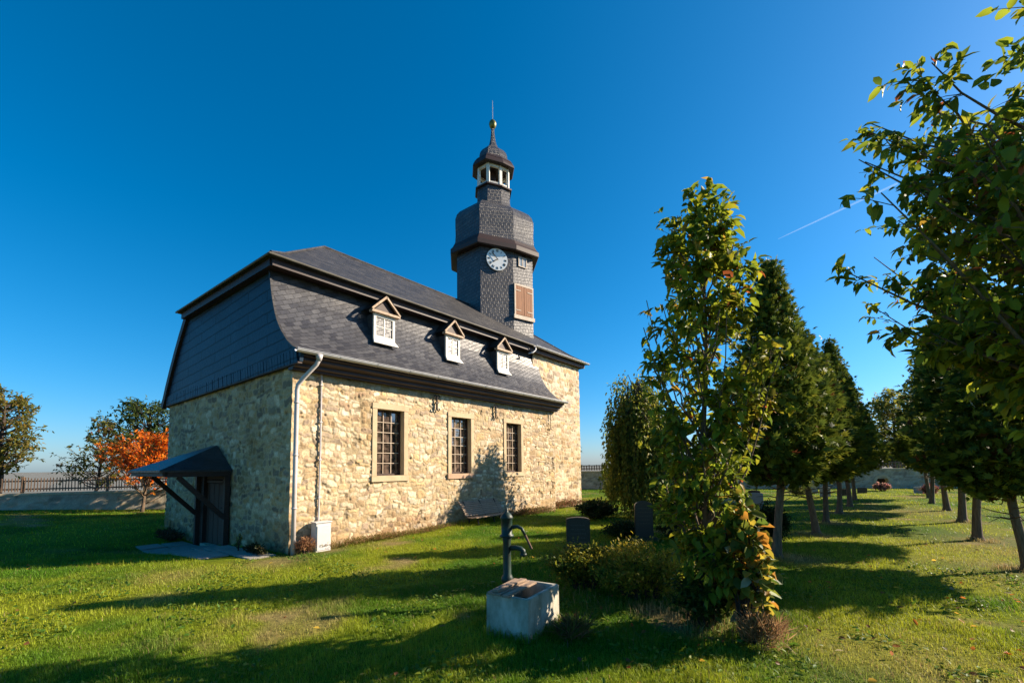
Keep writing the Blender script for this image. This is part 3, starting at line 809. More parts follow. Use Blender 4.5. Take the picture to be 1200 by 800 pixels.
# ------------------------------------------------------------------ wall fittings
def anchor(x, z0, z1, thin=False):
    mb = MB(); y = Y0 - .07; r = .014 if thin else .03
    mb.tube([(x, y, z0), (x, y, z1)], r, 6)
    if thin:
        mb.tube([(x, y, z1), (x, Y0 + .02, z1)], .012, 6); mb.tube([(x - .07, y, z0 - .01), (x + .07, y, z0 - .01)], .018, 6)
    else:
        for zc, s in ((z0, -1), (z1, 1)):
            for d in (-1, 1):
                mb.tube([(x, y, zc - s * .02), (x + d * .06, y, zc + s * .03), (x + d * .11, y, zc + s * .0), (x + d * .09, y, zc - s * .06)], .018, 5)
        mb.box(x - .05, x + .05, y - .03, y + .03, (z0 + z1) / 2 - .025, (z0 + z1) / 2 + .025)
    mb.build('wall_anchor', M['iron'], church)
anchor(9.14, 3.65, 4.08); anchor(11.91, 3.62, 4.04); anchor(15.42, 3.45, 4.2, True)
# rain pipe
mb = MB()
mb.tube([(5.1, 9.68, 4.5), (5.1, 9.68, 4.4), (5.07, 9.74, 4.28), (4.9, 9.98, 3.98), (4.83, 10.1, 3.82), (4.82, 10.12, 3.7), (4.82, 10.12, 2.0), (4.815, 10.12, -.15)], .05, 10)
mb.lathe([(.05, 4.36), (.085, 4.5)], 10, (5.1, 9.68))
for z in (3.4, 2.2, 1.0): mb.lathe([(.062, z), (.062, z + .03)], 10, (4.82, 10.12))
mb.build('downpipe', M['pale_pipe'], church, smooth=True)
mb = MB(); mb.tube([(5.46, 10.235, 4.2), (5.46, 10.225, 2.4), (5.45, 10.225, .62)], .022, 8)
for z in (3.9, 3.0, 2.1, 1.2): mb.box(5.43, 5.49, 10.195, 10.27, z, z + .03)
mb.build('cable_conduit', M['pale_pipe'], church)
mb = MB(); mb.tube([(5.03, 10.21, 2.4), (5.03, 10.2, 1.3)], .012, 6)

# doorway, door, canopy
def gpt(y, o, z):
    p = np.array([X0, Y0, 0]) + gdir * (y - Y0) + gn * o; return np.array([p[0], p[1], z])
mb = MB()
GZ = -.42
for (a, b) in ((13.62, 13.80), (15.37, 15.56)): mb.prism([gpt(a, .05, GZ), gpt(b, .05, GZ), gpt(b, .05, 1.75), gpt(a, .05, 1.75)], -gn * .5)
mb.prism([gpt(13.62, .055, 1.75), gpt(15.56, .055, 1.75), gpt(15.56, .055, 1.9), gpt(13.62, .055, 1.9)], -gn * .5)
mb.build('door_frame', M['dark_wood'], church)
mb = MB(); ysd = np.linspace(13.8, 15.37, 10)
for j, (a, b) in enumerate(zip(ysd[:-1], ysd[1:])):
    mb.prism([gpt(a + .004, -.05 - .006 * (j % 2), -.22), gpt(b - .004, -.05 - .006 * (j % 2), -.22), gpt(b - .004, -.05 - .006 * (j % 2), 1.5), gpt(a + .004, -.05 - .006 * (j % 2), 1.5)], -gn * .05)
dr = mb.build('door', M['door_wood'], church)
mb = MB()
for z0_, z1_ in ((1.52, 1.6), (1.63, 1.73)): mb.prism([gpt(13.8, -.02, z0_), gpt(15.37, -.02, z0_), gpt(15.37, -.02, z1_), gpt(13.8, -.02, z1_)], -gn * .08)
mb.build('door_transom', M['door_wood'], dr)
mb = MB(); mb.prism([gpt(14.0, -.03, .75), gpt(14.06, -.03, .75), gpt(14.06, -.03, .95), gpt(14.0, -.03, .95)], gn * .02); mb.tube([gpt(14.03, 0, .85), gpt(14.03, .05, .85), gpt(14.16, .05, .85)], .012, 6)
mb.build('door_handle', M['iron'], dr)
mb = MB(); mb.prism([gpt(13.82, .1, -.45), gpt(15.35, .1, -.45), gpt(15.35, .1, -.22), gpt(13.82, .1, -.22)], -gn * .4); mb.build('door_step', M['concrete'], church, bevel=.01)
# canopy: half-hip lean-to
cz = 1.9
Awl = gpt(14.53, .03, 2.6); Brw = gpt(13.42, .03, cz); Blw = gpt(16.25, .03, cz)
Crf = gpt(13.42, 1.62, cz); Clf = gpt(16.25, 1.62, cz)
Amid = gpt(14.9, .03, 2.6)
mb = MB(); d = np.array([0, 0, -.05])
vs_ = [Awl, Amid, Brw, Crf, Clf, Blw]
mb.add(vs_ + [Brw + d, Crf + d, Clf + d, Blw + d], [(0, 2, 3), (0, 3, 4, 1), (1, 4, 5), (2, 6, 7, 3), (3, 7, 8, 4), (4, 8, 9, 5), (9, 8, 7, 6)])
can = mb.build('canopy_roof', M['slate_canopy'], church)
mb = MB()
mb.beam(gpt(13.5, .06, cz - .11), gpt(13.5, 1.5, cz - .11), .1, .12); mb.beam(gpt(15.72, .06, cz - .11), gpt(15.72, 1.5, cz - .11), .1, .12)
mb.beam(gpt(13.45, 1.5, cz - .1), gpt(16.2, 1.5, cz - .1), .1, .1)
for y in (13.56, 15.66): mb.beam(gpt(y, .1, GZ + .02), gpt(y, .1, cz - .06), .12, .12, up=(0, 1, 0))
for y in (13.56, 15.66):
    mb.beam(gpt(y, .14, .62), gpt(y, 1.2, cz - .17), .1, .11)
mb.build('canopy_frame', M['dark_wood'], can)

# paving before the door
mb = MB(); pr_ = random.Random(3)
for i in range(7):
    for j in range(2):
        y = 10.3 + i * .92; x = 3.35 + j * .62
        if i in (0,) and j == 0: continue
        z = Hs(x + .3, y + .45) + .015 + pr_.uniform(0, .02)
        mb.obox((x + .3, y + .45, z - .04), (.28 + pr_.uniform(-.01, .01), .01, 0), (-.01, .42, 0), (0, pr_.uniform(-.004, .004), .05))
p = mb.build('paving', M['paving'], bevel=.012); tag(p, kind='structure')

# utility cabinet
cab = empty('utility_cabinet', (5.44, 10.07, 0), 'small pale grey electrical cabinet standing against the sunlit church wall', 'cabinet')
mb = MB(); mb.box(5.26, 5.63, 9.97, 10.2, -.1, .64); cb = mb.build('body', M['cabinet'], cab, bevel=.01)
mb = MB(); mb.box(5.285, 5.605, 9.955, 9.972, .02, .58); mb.build('door', M['cabinet'], cab, bevel=.004)
mb = MB(); mb.box(5.24, 5.65, 9.95, 10.2, .64, .67); mb.build('lid', M['cabinet'], cab, bevel=.006)

# ------------------------------------------------------------------ bench
bz = Hs(10.8, 9.4) - .19
bn = empty('park_bench', (10.8, 9.65, bz), 'weathered slatted wooden park bench against the sunlit church wall', 'bench')
L0, L1 = 10.0, 11.85
def slats(prof, name):
    mb = MB()
    for (y, z, ty, tz) in prof: mb.obox(((L0 + L1) / 2, y, z + bz), ((L1 - L0) / 2, 0, 0), (0, ty * .024, tz * .024), (0, -tz * .011, ty * .011))
    return mb.build(name, M['bench_wood'], bn)
seat = [(9.40 + .058 * k, .42 - .012 * k + .0016 * k * k, 1, -.06 + .02 * k) for k in range(7)]
slats(seat, 'seat')
back = [(9.83 + .02 + .028 * k + .002 * k * k, .46 + .055 * k, .4, .92) for k in range(8)]
slats(back, 'backrest')
for x in (L0 + .18, (L0 + L1) / 2, L1 - .18):
    mb = MB()
    mb.tube([(x, 9.42, bz - .03), (x, 9.45, bz + .2), (x, 9.5, bz + .385)], .022, 6); mb.tube([(x, 9.95, bz - .03), (x, 9.86, bz + .2), (x, 9.84, bz + .42)], .022, 6)
    mb.tube([(x, 9.4, bz + .39), (x, 9.8, bz + .375), (x, 9.87, bz + .45), (x, 10.0, bz + .66), (x, 10.14, bz + .88)], .018, 6)
    mb.build('bench_support', M['iron'], bn)

# ------------------------------------------------------------------ trough, boards, pump
A_ = np.array([3.96, 2.95]); e1 = np.array([-.12, 1.0]); e1 /= np.linalg.norm(e1); e2 = np.array([e1[1], -e1[0]])
tz = min(Hs(3.9, 3.3), Hs(4.3, 3)) - .02; TL, TW, TH = .56, .76, .48
TP = lambda a, b, z: np.array([*(A_ + e1 * a + e2 * b), tz + z])
tr = empty('water_trough', (float(A_[0]), float(A_[1]), tz), 'square pale concrete trough standing in the grass before the hand pump', 'trough')
mb = MB(); t = .055
def tbox(mb, a0, a1, b0, b1, z0, z1, mi=0):
    mb.obox(TP((a0 + a1) / 2, (b0 + b1) / 2, (z0 + z1) / 2), np.array([*(e1 * (a1 - a0) / 2), 0]), np.array([*(e2 * (b1 - b0) / 2), 0]), (0, 0, (z1 - z0) / 2), mi)
def trough_mesh():
    bm = bmesh.new(); ids = []
    outer = [(0, 0), (TL, 0), (TL, TW), (0, TW)]; inner = [(t, t), (TL - t, t), (TL - t, TW - t), (t, TW - t)]
    o0 = [bm.verts.new(TP(a, b, -.1)) for a, b in outer]; o1 = [bm.verts.new(TP(a, b, TH)) for a, b in outer]
    i1 = [bm.verts.new(TP(a, b, TH)) for a, b in inner]; i0 = [bm.verts.new(TP(a, b, .08)) for a, b in inner]
    for k in range(4):
        j = (k + 1) % 4
        bm.faces.new((o0[k], o0[j], o1[j], o1[k])); bm.faces.new((o1[k], o1[j], i1[j], i1[k])); bm.faces.new((i1[k], i1[j], i0[j], i0[k]))
    bm.faces.new(i0); bm.faces.new(o0[::-1])
    bmesh.ops.recalc_face_normals(bm, faces=bm.faces[:])
    bmesh.ops.bevel(bm, geom=bm.edges[:], offset=.008, segments=2, affect='EDGES')
    me = bpy.data.meshes.new('basin'); 
    for v in bm.verts: v.co -= Vector((float(A_[0]), float(A_[1]), tz))
    bm.to_mesh(me); bm.free(); me.materials.append(M['concrete'])
    o = bpy.data.objects.new('basin', me); col.objects.link(o); o.parent = tr
trough_mesh()
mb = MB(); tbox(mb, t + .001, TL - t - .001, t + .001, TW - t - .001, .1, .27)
wm = simple('trough_dark_fill', (.015, .016, .012), (.01, .011, .008), rough=.05, scale=3, bumpst=.05)
mb.build('water', wm, tr)  # added dark fill standing in for the shade inside the basin
bd = random.Random(11)
for k, (a0, wd, dz) in enumerate(((TL - .115, .10, 0), (TL - .225, .09, .002), (TL - .325, .08, .0), (TL - .2, .085, .034))):
    mb = MB(); b0, b1 = -.04 + bd.uniform(-.03, .02), TW - .1 + bd.uniform(-.1, .05)
    sk = bd.uniform(-.03, .03)
    ctr = TP(a0 + wd / 2, (b0 + b1) / 2, TH + .016 + dz)
    mb.obox(ctr, np.array([*(e2 * (b1 - b0) / 2 + e1 * sk), 0]), np.array([*(e1 * wd / 2), 0]), (0, 0, .013))
    mb.v = [tuple(np.array(p) - ctr) for p in mb.v]
    o = mb.build('wooden_board', M['old_board'], bevel=.003); o.location = ctr
    tag(o, ['old board along the pump-side rim of the concrete trough', 'second old board from the pump-side rim of the trough', 'old board bordering the open half of the trough',
            'loose board lying on top of the other trough boards'][k], 'board', 'old boards laid across the trough')

px_, py_ = 4.86, 3.98; pz = Hs(px_, py_)
pm = empty('hand_pump', (px_, py_, pz), 'dark green cast iron hand pump behind the concrete trough', 'water pump')
PC = (px_, py_)
mb = MB(); mb.lathe([(0.112, pz - .05), (0.112, pz + .03), (0.065, pz + .06), (0.058, pz + .3), (0.073, pz + .31), (0.086, pz + .33), (0.086, pz + .37), (0.069, pz + .4), (0.057, pz + .43), (0.055, pz + .86), (0.065, pz + .9), (0.065, pz + .93)], 20, PC)
mb.build('column', M['pump_paint'], pm, smooth=True)
mb = MB(); mb.lathe([(0.060, pz + .92), (0.099, pz + .93), (0.099, pz + .955), (0.076, pz + .97), (0.079, pz + 1.17), (0.090, pz + 1.18), (0.090, pz + 1.2), (0.073, pz + 1.23), (0.043, pz + 1.26), (0.026, pz + 1.27), (0.021, pz + 1.3), (0.010, pz + 1.34)], 20, PC)
mb.build('pump_head', M['pump_paint'], pm, smooth=True)
hd = np.array([.86, -.5, 0]); hd /= np.linalg.norm(hd)
rightv = np.array([.6225, -.783, 0]) * .95 + np.array([-.3, -.1, 0]); rightv /= np.linalg.norm(rightv)
P0 = np.array([px_, py_, 0])
def pp(d, z): return P0 + rightv * d + np.array([0, 0, pz + z])
mb = MB(); mb.tube([pp(.06, .78), pp(.14, .785), pp(.2, .775), pp(.235, .75), pp(.24, .69)], [.036, .034, .034, .036, .038], 10)
mb.lathe([(.045, pz + .68), (.05, pz + .7), (.042, pz + .72)], 10, tuple(pp(.24, 0)[:2])); mb.build('spout', M['pump_paint'], pm, smooth=True)
mb = MB(); mb.tube([pp(.05, 1.06), pp(.16, 1.075), pp(.22, 1.05), pp(.27, .96)], [.03, .026, .024, .02], 8)
hdl = mb.build('pump_handle', M['pump_paint'], pm, smooth=True)
mb = MB(); mb.tube([pp(.27, .96), pp(.36, .78)], [.019, .017], 8); mb.build('grip', M['rust'], hdl)

# ------------------------------------------------------------------ gravestones
def gravestone(loc, wd, th, h, rz, kind, mat, base, label, group='gravestones near the pump'):
    z = Hs(*loc)
    o = empty('gravestone', (*loc, z), label, 'gravestone', group, rz)
    prof = [(-wd / 2, -.05), (wd / 2, -.05)]
    if kind == 'arch':
        prof += [(wd / 2, h * .86)] + [(wd / 2 * math.cos(R(a)), h * .86 + h * .14 * math.sin(R(a))) for a in range(10, 171, 16)] + [(-wd / 2, h * .86)]
    elif kind == 'dome':
        prof += [(wd / 2, h * .95), (wd * .3, h * .985), (0, h), (-wd * .3, h * .985), (-wd / 2, h * .95)]
    else: prof += [(wd / 2, h), (-wd / 2, h)]
    b0 = .14 if base else 0
    mb = MB(); mb.prism([(x, -th / 2, z_ + b0) for x, z_ in prof], (0, th, 0))
    st_o = mb.build('stone', mat, o, local=True, bevel=.012)
    if h > .7:
        mb = MB(); r_ = random.Random(int(h * 100))
        for row in range(5):
            zz = b0 + h * (.78 - row * .11); x = -wd * .32
            while x < wd * .3:
                l_ = r_.uniform(.015, .05); mb.box(x, x + l_, -th / 2 - .0015, -th / 2 + .002, zz, zz + .022); x += l_ + r_.uniform(.008, .02)
        lt = mb.build('lettering', M['granite_worn'], None, local=True)
        bm = bmesh.new(); bm.from_mesh(st_o.data); nf = len(bm.faces); bm.from_mesh(lt.data); bm.faces.ensure_lookup_table()
        for f in bm.faces[nf:]: f.material_index = 1
        bm.to_mesh(st_o.data); bm.free(); st_o.data.materials.append(M['granite_worn']); bpy.data.objects.remove(lt)
    if base:
        mb = MB(); mb.box(-wd * .75, wd * .75, -th * .9, th * .9, -.1, b0 + .0 - .053); mb.build('plinth', M['granite_grey'], o, local=True, bevel=.01)
    return o
rzs = math.atan2(-.82, .57)
gravestone((8.42, 4.92), .50, .17, .80, rzs, 'dome', M['granite_grey'], False, 'low square grey gravestone with nearly flat top behind the yellow bush')
gravestone((10.86, 4.45), .44, .13, .86, rzs, 'arch', M['granite_dark'], True, 'taller dark polished gravestone with arched top beside the weeping tree')

# ------------------------------------------------------------------ walls and fences
def stone_wall_obj(name, p, q, h, th, label, cat='wall', holes=(), seed=1, base=-.5, pal=PAL * .8):
    p, q = np.array(p, float), np.array(q, float); d = q - p; L = np.linalg.norm(d); d /= L
    nrm = np.array([d[1], -d[0]])
    if np.dot(nrm, -p) < 0: nrm = -nrm
    z0 = min(Hs(*p), Hs(*q))
    o = empty(name, (p[0], p[1], z0), label, cat)
    r_ = .09
    wp = wall_panel('wall_face', (p[0], p[1], z0), (*d, 0), (*nrm, 0), L, base, h, r_, seed, holes, o, rowh=(.16, .3), sw=(.25, .7), pal=pal, mortar=(.42, .37, .28), mw=.04, depth=.05)
    mb = MB(); ctr = (p + q) / 2 - nrm * (th / 2 + .05)
    mb.obox((*ctr, z0 + h + .045), (*(d * L / 2), 0), (*(nrm * (th / 2 + .1)), 0), (0, 0, .05))
    mb.build('coping', M['sandstone'], o)
    if not holes:
        mb = MB(); mb.obox((*ctr, z0 + (h + base) / 2), (*(d * L / 2), 0), (*(nrm * (th / 2)), 0), (0, 0, (h - base) / 2 - .003)); mb.build('wall_core', M['sandstone'], o)
    return o, p, d, nrm, L, z0 + h
def fence_on(p, d, nrm, L, z, hh, label, gap=.115, th=.25, pw=.036):
    o = empty('picket_fence', (p[0], p[1], z), label, 'fence')
    b = p - nrm * th
    pk = MB(); n = int(L / gap)
    fr = random.Random(9)
    for k in range(n):
        s = (k + .5) * gap + fr.uniform(-.012, .012); c = b + d * s; t = hh + fr.uniform(-.03, .03); tl = fr.uniform(-.012, .012)
        pk.obox((c[0], c[1], z + .14 + t / 2), (d[0] * pw / 2, d[1] * pw / 2, 0), (nrm[0] * .011, nrm[1] * .011, 0), (d[0] * tl, d[1] * tl, t / 2 - .02))
    pk.build('pickets', M['fence'], o)
    for zz in (.28, .28 + hh * .55):
        rl = MB(); rl.beam((*(b - nrm * .035), z + zz), (*(b - nrm * .035 + d * L), z + zz), .04, .07); rl.build('rail', M['fence'], o)
    for k in range(int(L / 3.2) + 1):
        c = b - nrm * .09 + d * min(k * 3.2, L); ps = MB(); ps.obox((c[0], c[1], z + .1 + hh / 2), (d[0] * .05, d[1] * .05, 0), (nrm[0] * .05, nrm[1] * .05, 0), (0, 0, hh / 2 + .08)); ps.build('post', M['fence'], o)
LW = stone_wall_obj('cemetery_wall', (-6.6, 36.05), (9.7, 27.85), 1.02, .4, 'long low rubble wall with sun flecks left of the church', seed=71)
fence_on(*LW[1:], .7, 'brown picket fence on top of the rubble wall left of the church')
BW0, BW1 = np.array([26.6, 27.0]), np.array([51.0, -17.0])
dB = (BW1 - BW0) / np.linalg.norm(BW1 - BW0); LB = np.linalg.norm(BW1 - BW0)
sN = float(np.dot(np.array([42.0, -.85]) - BW0, dB))
BW = stone_wall_obj('churchyard_wall', BW0, BW1, 1.35, .45, 'shaded rubble wall with an arched niche at the far end of the alley', holes=[(sN - .45, sN + .45, -.5, .72)], seed=72, pal=GP)
o = BW[0]; pB = BW[1] + dB * sN; nB = BW[3]
mb = MB()
for k in range(9):
    a0, a1 = R(180 * k / 9), R(180 * (k + 1) / 9)
    f = lambda a, r: (*(pB + dB * (r * math.cos(a)) + nB * .06), BW[5] - 1.35 + .42 + r * math.sin(a))
    mb.prism([f(a0, .42), f(a0, .6), f(a1, .6), f(a1, .42)], (*(-nB * .4), 0))
mb.build('niche_arch', M['sandstone'], o)
mb = MB(); mb.obox((*(pB - nB * .5), BW[5] - 1.35 + .2), (*(dB * .6), 0), (*(nB * .03), 0), (0, 0, .6)); mb.build('niche_back', M['void'], o)
fence_on(*BW[1:], .45, 'brown picket fence on top of the wall behind the alley', gap=.2, pw=.08)

# ------------------------------------------------------------------ foliage tools
def unit(v): return v / (np.linalg.norm(v, axis=-1, keepdims=True) + 1e-9)
def leaves(P, D, L, W, C, droop=.25, rs=None, fold=.25):
    """one folded leaf (5 verts, 4 tris) per row: base P, direction D, length L, width W, colour C"""
    n = len(P); rs = rs or np.random.default_rng(1)
    D = unit(D); up = np.tile([0, 0, 1.], (n, 1)) + rs.normal(0, .45, (n, 3))
    S = unit(np.cross(D, up)); Nn = np.cross(S, D)
    L = L[:, None]; W = W[:, None]
    m1 = P + D * L * .3 + Nn * L * .02; m2 = P + D * L * .68 - Nn * L * droop * .35; tip = P + D * L - Nn * L * droop
    l1 = m1 + S * W * .46 + Nn * W * fold; r1 = m1 - S * W * .46 + Nn * W * fold
    l2 = m2 + S * W * .42 + Nn * W * fold * .8; r2 = m2 - S * W * .42 + Nn * W * fold * .8
    V = np.stack([P, m1, m2, tip, l1, l2, r1, r2], 1).reshape(-1, 3)
    b = np.arange(n)[:, None] * 8
    tri = np.concatenate([b + [0, 1, 4], b + [0, 6, 1], b + [2, 3, 5], b + [7, 3, 2]]); quad = np.concatenate([b + [1, 2, 5, 4], b + [6, 7, 2, 1]])
    return V, (tri, quad), np.repeat(C, 8, 0)
def palette(n, cols, wts, rs, var=.2):
    cols = np.array(cols); i = rs.choice(len(cols), n, p=np.array(wts) / sum(wts))
    return cols[i] * rs.uniform(1 - var, 1 + var, (n, 1))
def curve(p, q, bow, n, rs, jit=.03):
    t = np.linspace(0, 1, n)[:, None]; c = p + (q - p) * t + np.sin(t * math.pi) * bow
    j = rs.normal(0, jit, (n, 3)) * np.sin(t * math.pi); return c + j

GREEN = [(.065, .105, .014), (.12, .17, .016), (.19, .235, .018), (.27, .27, .02), (.33, .22, .03), (.26, .085, .025)]

def broadleaf(loc, label, H, env, limbs, seed, cols=GREEN, wts=(3, 4, 3, 1.2, .3, .15), lsz=.12, twigs=14, lpt=8, trunk_r=.045, name='broadleaf_tree', stake=False, skew=None, cat='tree', group=None,
              asc=.75, tw_len=.35, bark='bark', z_lo=.35, droop_bias=-.35, shell=.35, lean=(0, 0), warm=None):
    """env(z, angle) -> crown radius; limbs = number of limbs reaching to the crown surface"""
    rs = np.random.default_rng(seed); z0 = Hs(*loc)
    o = empty(name, (*loc, z0), label, cat, group)
    wb = MB(); n = 12
    ax = lambda z: np.array([lean[0] * z / H + .05 * math.sin(z * 1.7 + seed), lean[1] * z / H + .05 * math.cos(z * 1.3 + seed * 2), z])
    zz = np.linspace(-.1, H * .93, n)
    wb.tube([ax(z) for z in zz], [trunk_r * (1.35 if k == 0 else 1) * (1 - .85 * k / (n - 1)) for k in range(n)], 8)
    LP, LD, tips = [], [], []
    for k in range(limbs):
        u = (k + rs.uniform(0, 1)) / limbs
        zt = z_lo + (H * 1.0 - z_lo) * u ** .9
        a = rs.uniform(0, 2 * math.pi); r = env(zt, a) * math.sqrt(rs.uniform(shell, 1.0))
        tip = ax(min(zt, H)) + np.array([r * math.cos(a), r * math.sin(a), 0]); tip[2] = zt
        zb = max(.15, zt - r * rs.uniform(asc * .7, asc * 1.5) - .15 * H * (1 - u) * 0 - .1)
        base = ax(zb); L = np.linalg.norm(tip - base)
        cv = curve(base, tip, np.array([0, 0, -.06 * L]) + rs.normal(0, .03 * L, 3), 6, rs, .02 * L)
        wb.tube(cv, np.linspace(max(.012, trunk_r * .42 * (1 - .6 * u)), .005, 6), 5, cap=False)
        for j in range(twigs):
            s = rs.uniform(.35, 1.0); i = min(int(s * 5), 4); b0 = cv[i] + (cv[i + 1] - cv[i]) * (s * 5 - i)
            out_ = unit(np.array([math.cos(a), math.sin(a), .5])[None])[0]
            d = unit((out_ * .6 + rs.normal(0, .55, 3) + np.array([0, 0, .25]))[None])[0]
            tl = tw_len * rs.uniform(.5, 1.2); e = b0 + d * tl + np.array([0, 0, -.1 * tl])
            if j % 2 == 0: wb.tube([b0, (b0 + e) / 2 + (0, 0, .02), e], [.005, .004, .002], 3, cap=False)
            m_ = rs.integers(max(2, lpt - 3), lpt + 3)
            tt = rs.uniform(.15, 1.02, m_)[:, None]
            LP.append(b0 + (e - b0) * tt + rs.normal(0, .015, (m_, 3)))
            LD.append(d * .5 + rs.normal(0, .55, (m_, 3)) + np.array([0, 0, droop_bias]))
    P = np.concatenate(LP); D = np.concatenate(LD); nl = len(P)
    C = palette(nl, cols, wts, rs)
    if warm is not None:            # autumn colour moving through one side / height of the crown
        k = warm(P)[:, None] * rs.uniform(.3, 1.2, (nl, 1)); C = C * (1 - np.clip(k, 0, 1)) + np.array([.24, .17, .02]) * rs.uniform(.7, 1.2, (nl, 1)) * np.clip(k, 0, 1)
    V, F_, CC = leaves(P, D, (lz_ := lsz * rs.uniform(.45, 1.35, nl)), lz_ * rs.uniform(.38, .58, nl), C, rs=rs)
    wb.build('trunk', M[bark], o, local=True, smooth=True)
    npmesh('crown', V, [F_], M['leaf'], o, colors=CC, local=True)
    if stake:
        sb = MB(); sb.tube([(-.12, .1, -.1), (-.1, .1, 1.7)], .025, 8); sb.build('stake', M['bark_dark'], o, local=True)
    return o

# young tree before the alley --------------------------------------------
def env_left(z, a):
    zs = [.2, .8, 1.5, 2.2, 2.9, 3.4, 3.8, 4.2, 4.7, 5.2]; rr = [.22, .34, .46, .52, .62, .82, .62, .46, .46, .24]
    r = np.interp(z, zs, rr)
    # one-sided bulge toward the church
    ang = math.atan2(math.sin(a - 2.24), math.cos(a - 2.24))
    return r * (1 + .12 * math.cos(3 * a + z)) * (1.5 if abs(ang) < .7 and 2.9 < z < 4.1 else 1)
broadleaf((5.66, 1.50), 'young broad-leaved tree with slender upright crown just behind the yellow-green bush', 5.2, env_left, 100, 21, wts=(1.6, 3, 4, 2, .3, .15), lsz=.125, twigs=9, lpt=8, trunk_r=.05, stake=True, asc=1.8, tw_len=.26, z_lo=.75,
          warm=lambda P: sstep(.62, .95, fbm(P[:, 0] * 1.6 + P[:, 2] * .6, P[:, 1] * 1.6, 5, 2)) * .7 + sstep(1.6, .3, P[:, 2]) * .15)
# large tree at the right edge --------------------------------------------
def env_right(z, a):
    zs = [2.3, 2.7, 3.3, 3.9, 4.6, 5.3, 5.9, 6.3]; rr = [.4, .9, 1.5, 1.95, 2.2, 2.2, 1.9, .9]
    r = np.interp(z, zs, rr); ang = math.atan2(math.sin(a - 2.3), math.cos(a - 2.3))
    if 3.6 < z < 4.3 and abs(ang) < .5: r *= 1.38
    return r * (1 + .15 * math.cos(4 * a + 2 * z))
broadleaf((6.55, -2.1), 'big broad-leaved tree with dense dark crown reaching out of the top right corner', 6.3, env_right, 200, 33, lsz=.125, twigs=13, lpt=10, trunk_r=.11, asc=.7, tw_len=.36, z_lo=2.4,
          wts=(2, 3.5, 4, 1.8, .25, .3), group='broad-leaved trees at the start of the alley')

# conifers of the alley ----------------------------------------------------
def conifer_mesh(seed, H, zb, rmax, leaders=380, nspr=20, size=.165, brown=.1):
    rs = np.random.default_rng(seed)
    P, D, S, brn = [], [], [], []
    for k in range(leaders):
        u = (k + rs.uniform(0, 1)) / leaders
        t = u ** 1.25                         # more leaders low down
        z = zb + (H - zb) * t
        prof = (1 - t) ** .92 * min(1.0, .6 + t * 3.4) * 1.12 + .015
        a = k * 2.39996 + rs.uniform(-.4, .4)
        r = rmax * prof * rs.uniform(.8, 1.12) * (1 + .13 * math.sin(3 * a + seed) + .1 * math.sin(5 * a + z * 2))
        sweep = rs.uniform(.25, .75) * min(1, .4 + r)
        base = np.array([0, 0, z - .15]); tip = np.array([r * math.cos(a), r * math.sin(a), z + sweep * .55])
        n = nspr + int(10 * prof); s = rs.uniform(.3, 1.0, n) ** .8
        pos = base + (tip - base) * s[:, None] + np.array([0, 0, -1.]) * (np.sin(s * math.pi) * .12)[:, None] + rs.normal(0, .07, (n, 3))
        out = np.array([math.cos(a), math.sin(a), .0])
        d = out * rs.uniform(.2, .9, (n, 1)) + np.array([0, 0, 1.]) * rs.uniform(.1, .9, (n, 1)) + rs.normal(0, .4, (n, 3))
        P.append(pos); D.append(d); S.append(size * rs.uniform(.7, 1.35, n) * (1.0 - .35 * t)); brn.append((s < .5) * .5 + (rs.random() < brown) * 1.0)
    P = np.concatenate(P); D = unit(np.concatenate(D)); S = np.concatenate(S); brn = np.concatenate(brn); n = len(P)
    C = palette(n, [(.052, .082, .015), (.085, .122, .018), (.13, .165, .02), (.2, .21, .026)], (3, 4, 3, 1.2), rs)
    bb = (rs.random(n) < brn * .22)[:, None]; C = np.where(bb, np.array([.13, .05, .02]) * rs.uniform(.6, 1.2, (n, 1)), C)
    # each spray: a flat fan of five narrow fingers
    side = unit(np.cross(D, rs.normal(0, 1, (n, 3)))); V, Fc = [], []
    for j, (ang, ln) in enumerate(((-.75, .62), (-.38, .85), (0, 1.0), (.36, .82), (.78, .6))):
        d = D * math.cos(ang) + side * math.sin(ang); nn = np.cross(D, side); d2 = np.cross(d, nn)
        b0 = P - d * .02; w_ = (S * .095)[:, None]
        t_ = P + d * (S * ln)[:, None] + nn * (S * rs.normal(0, .08, n))[:, None] - np.array([0, 0, .12]) * S[:, None]
        m_ = P + d * (S * ln * .5)[:, None]
        V.append(np.stack([b0, m_ + d2 * w_, t_, m_ - d2 * w_], 1))
    V = np.stack(V, 1).reshape(-1, 3)          # n*5*4
    F_ = np.arange(n * 5)[:, None] * 4 + [0, 1, 2, 3]
    return V, F_, np.repeat(C, 20, 0)

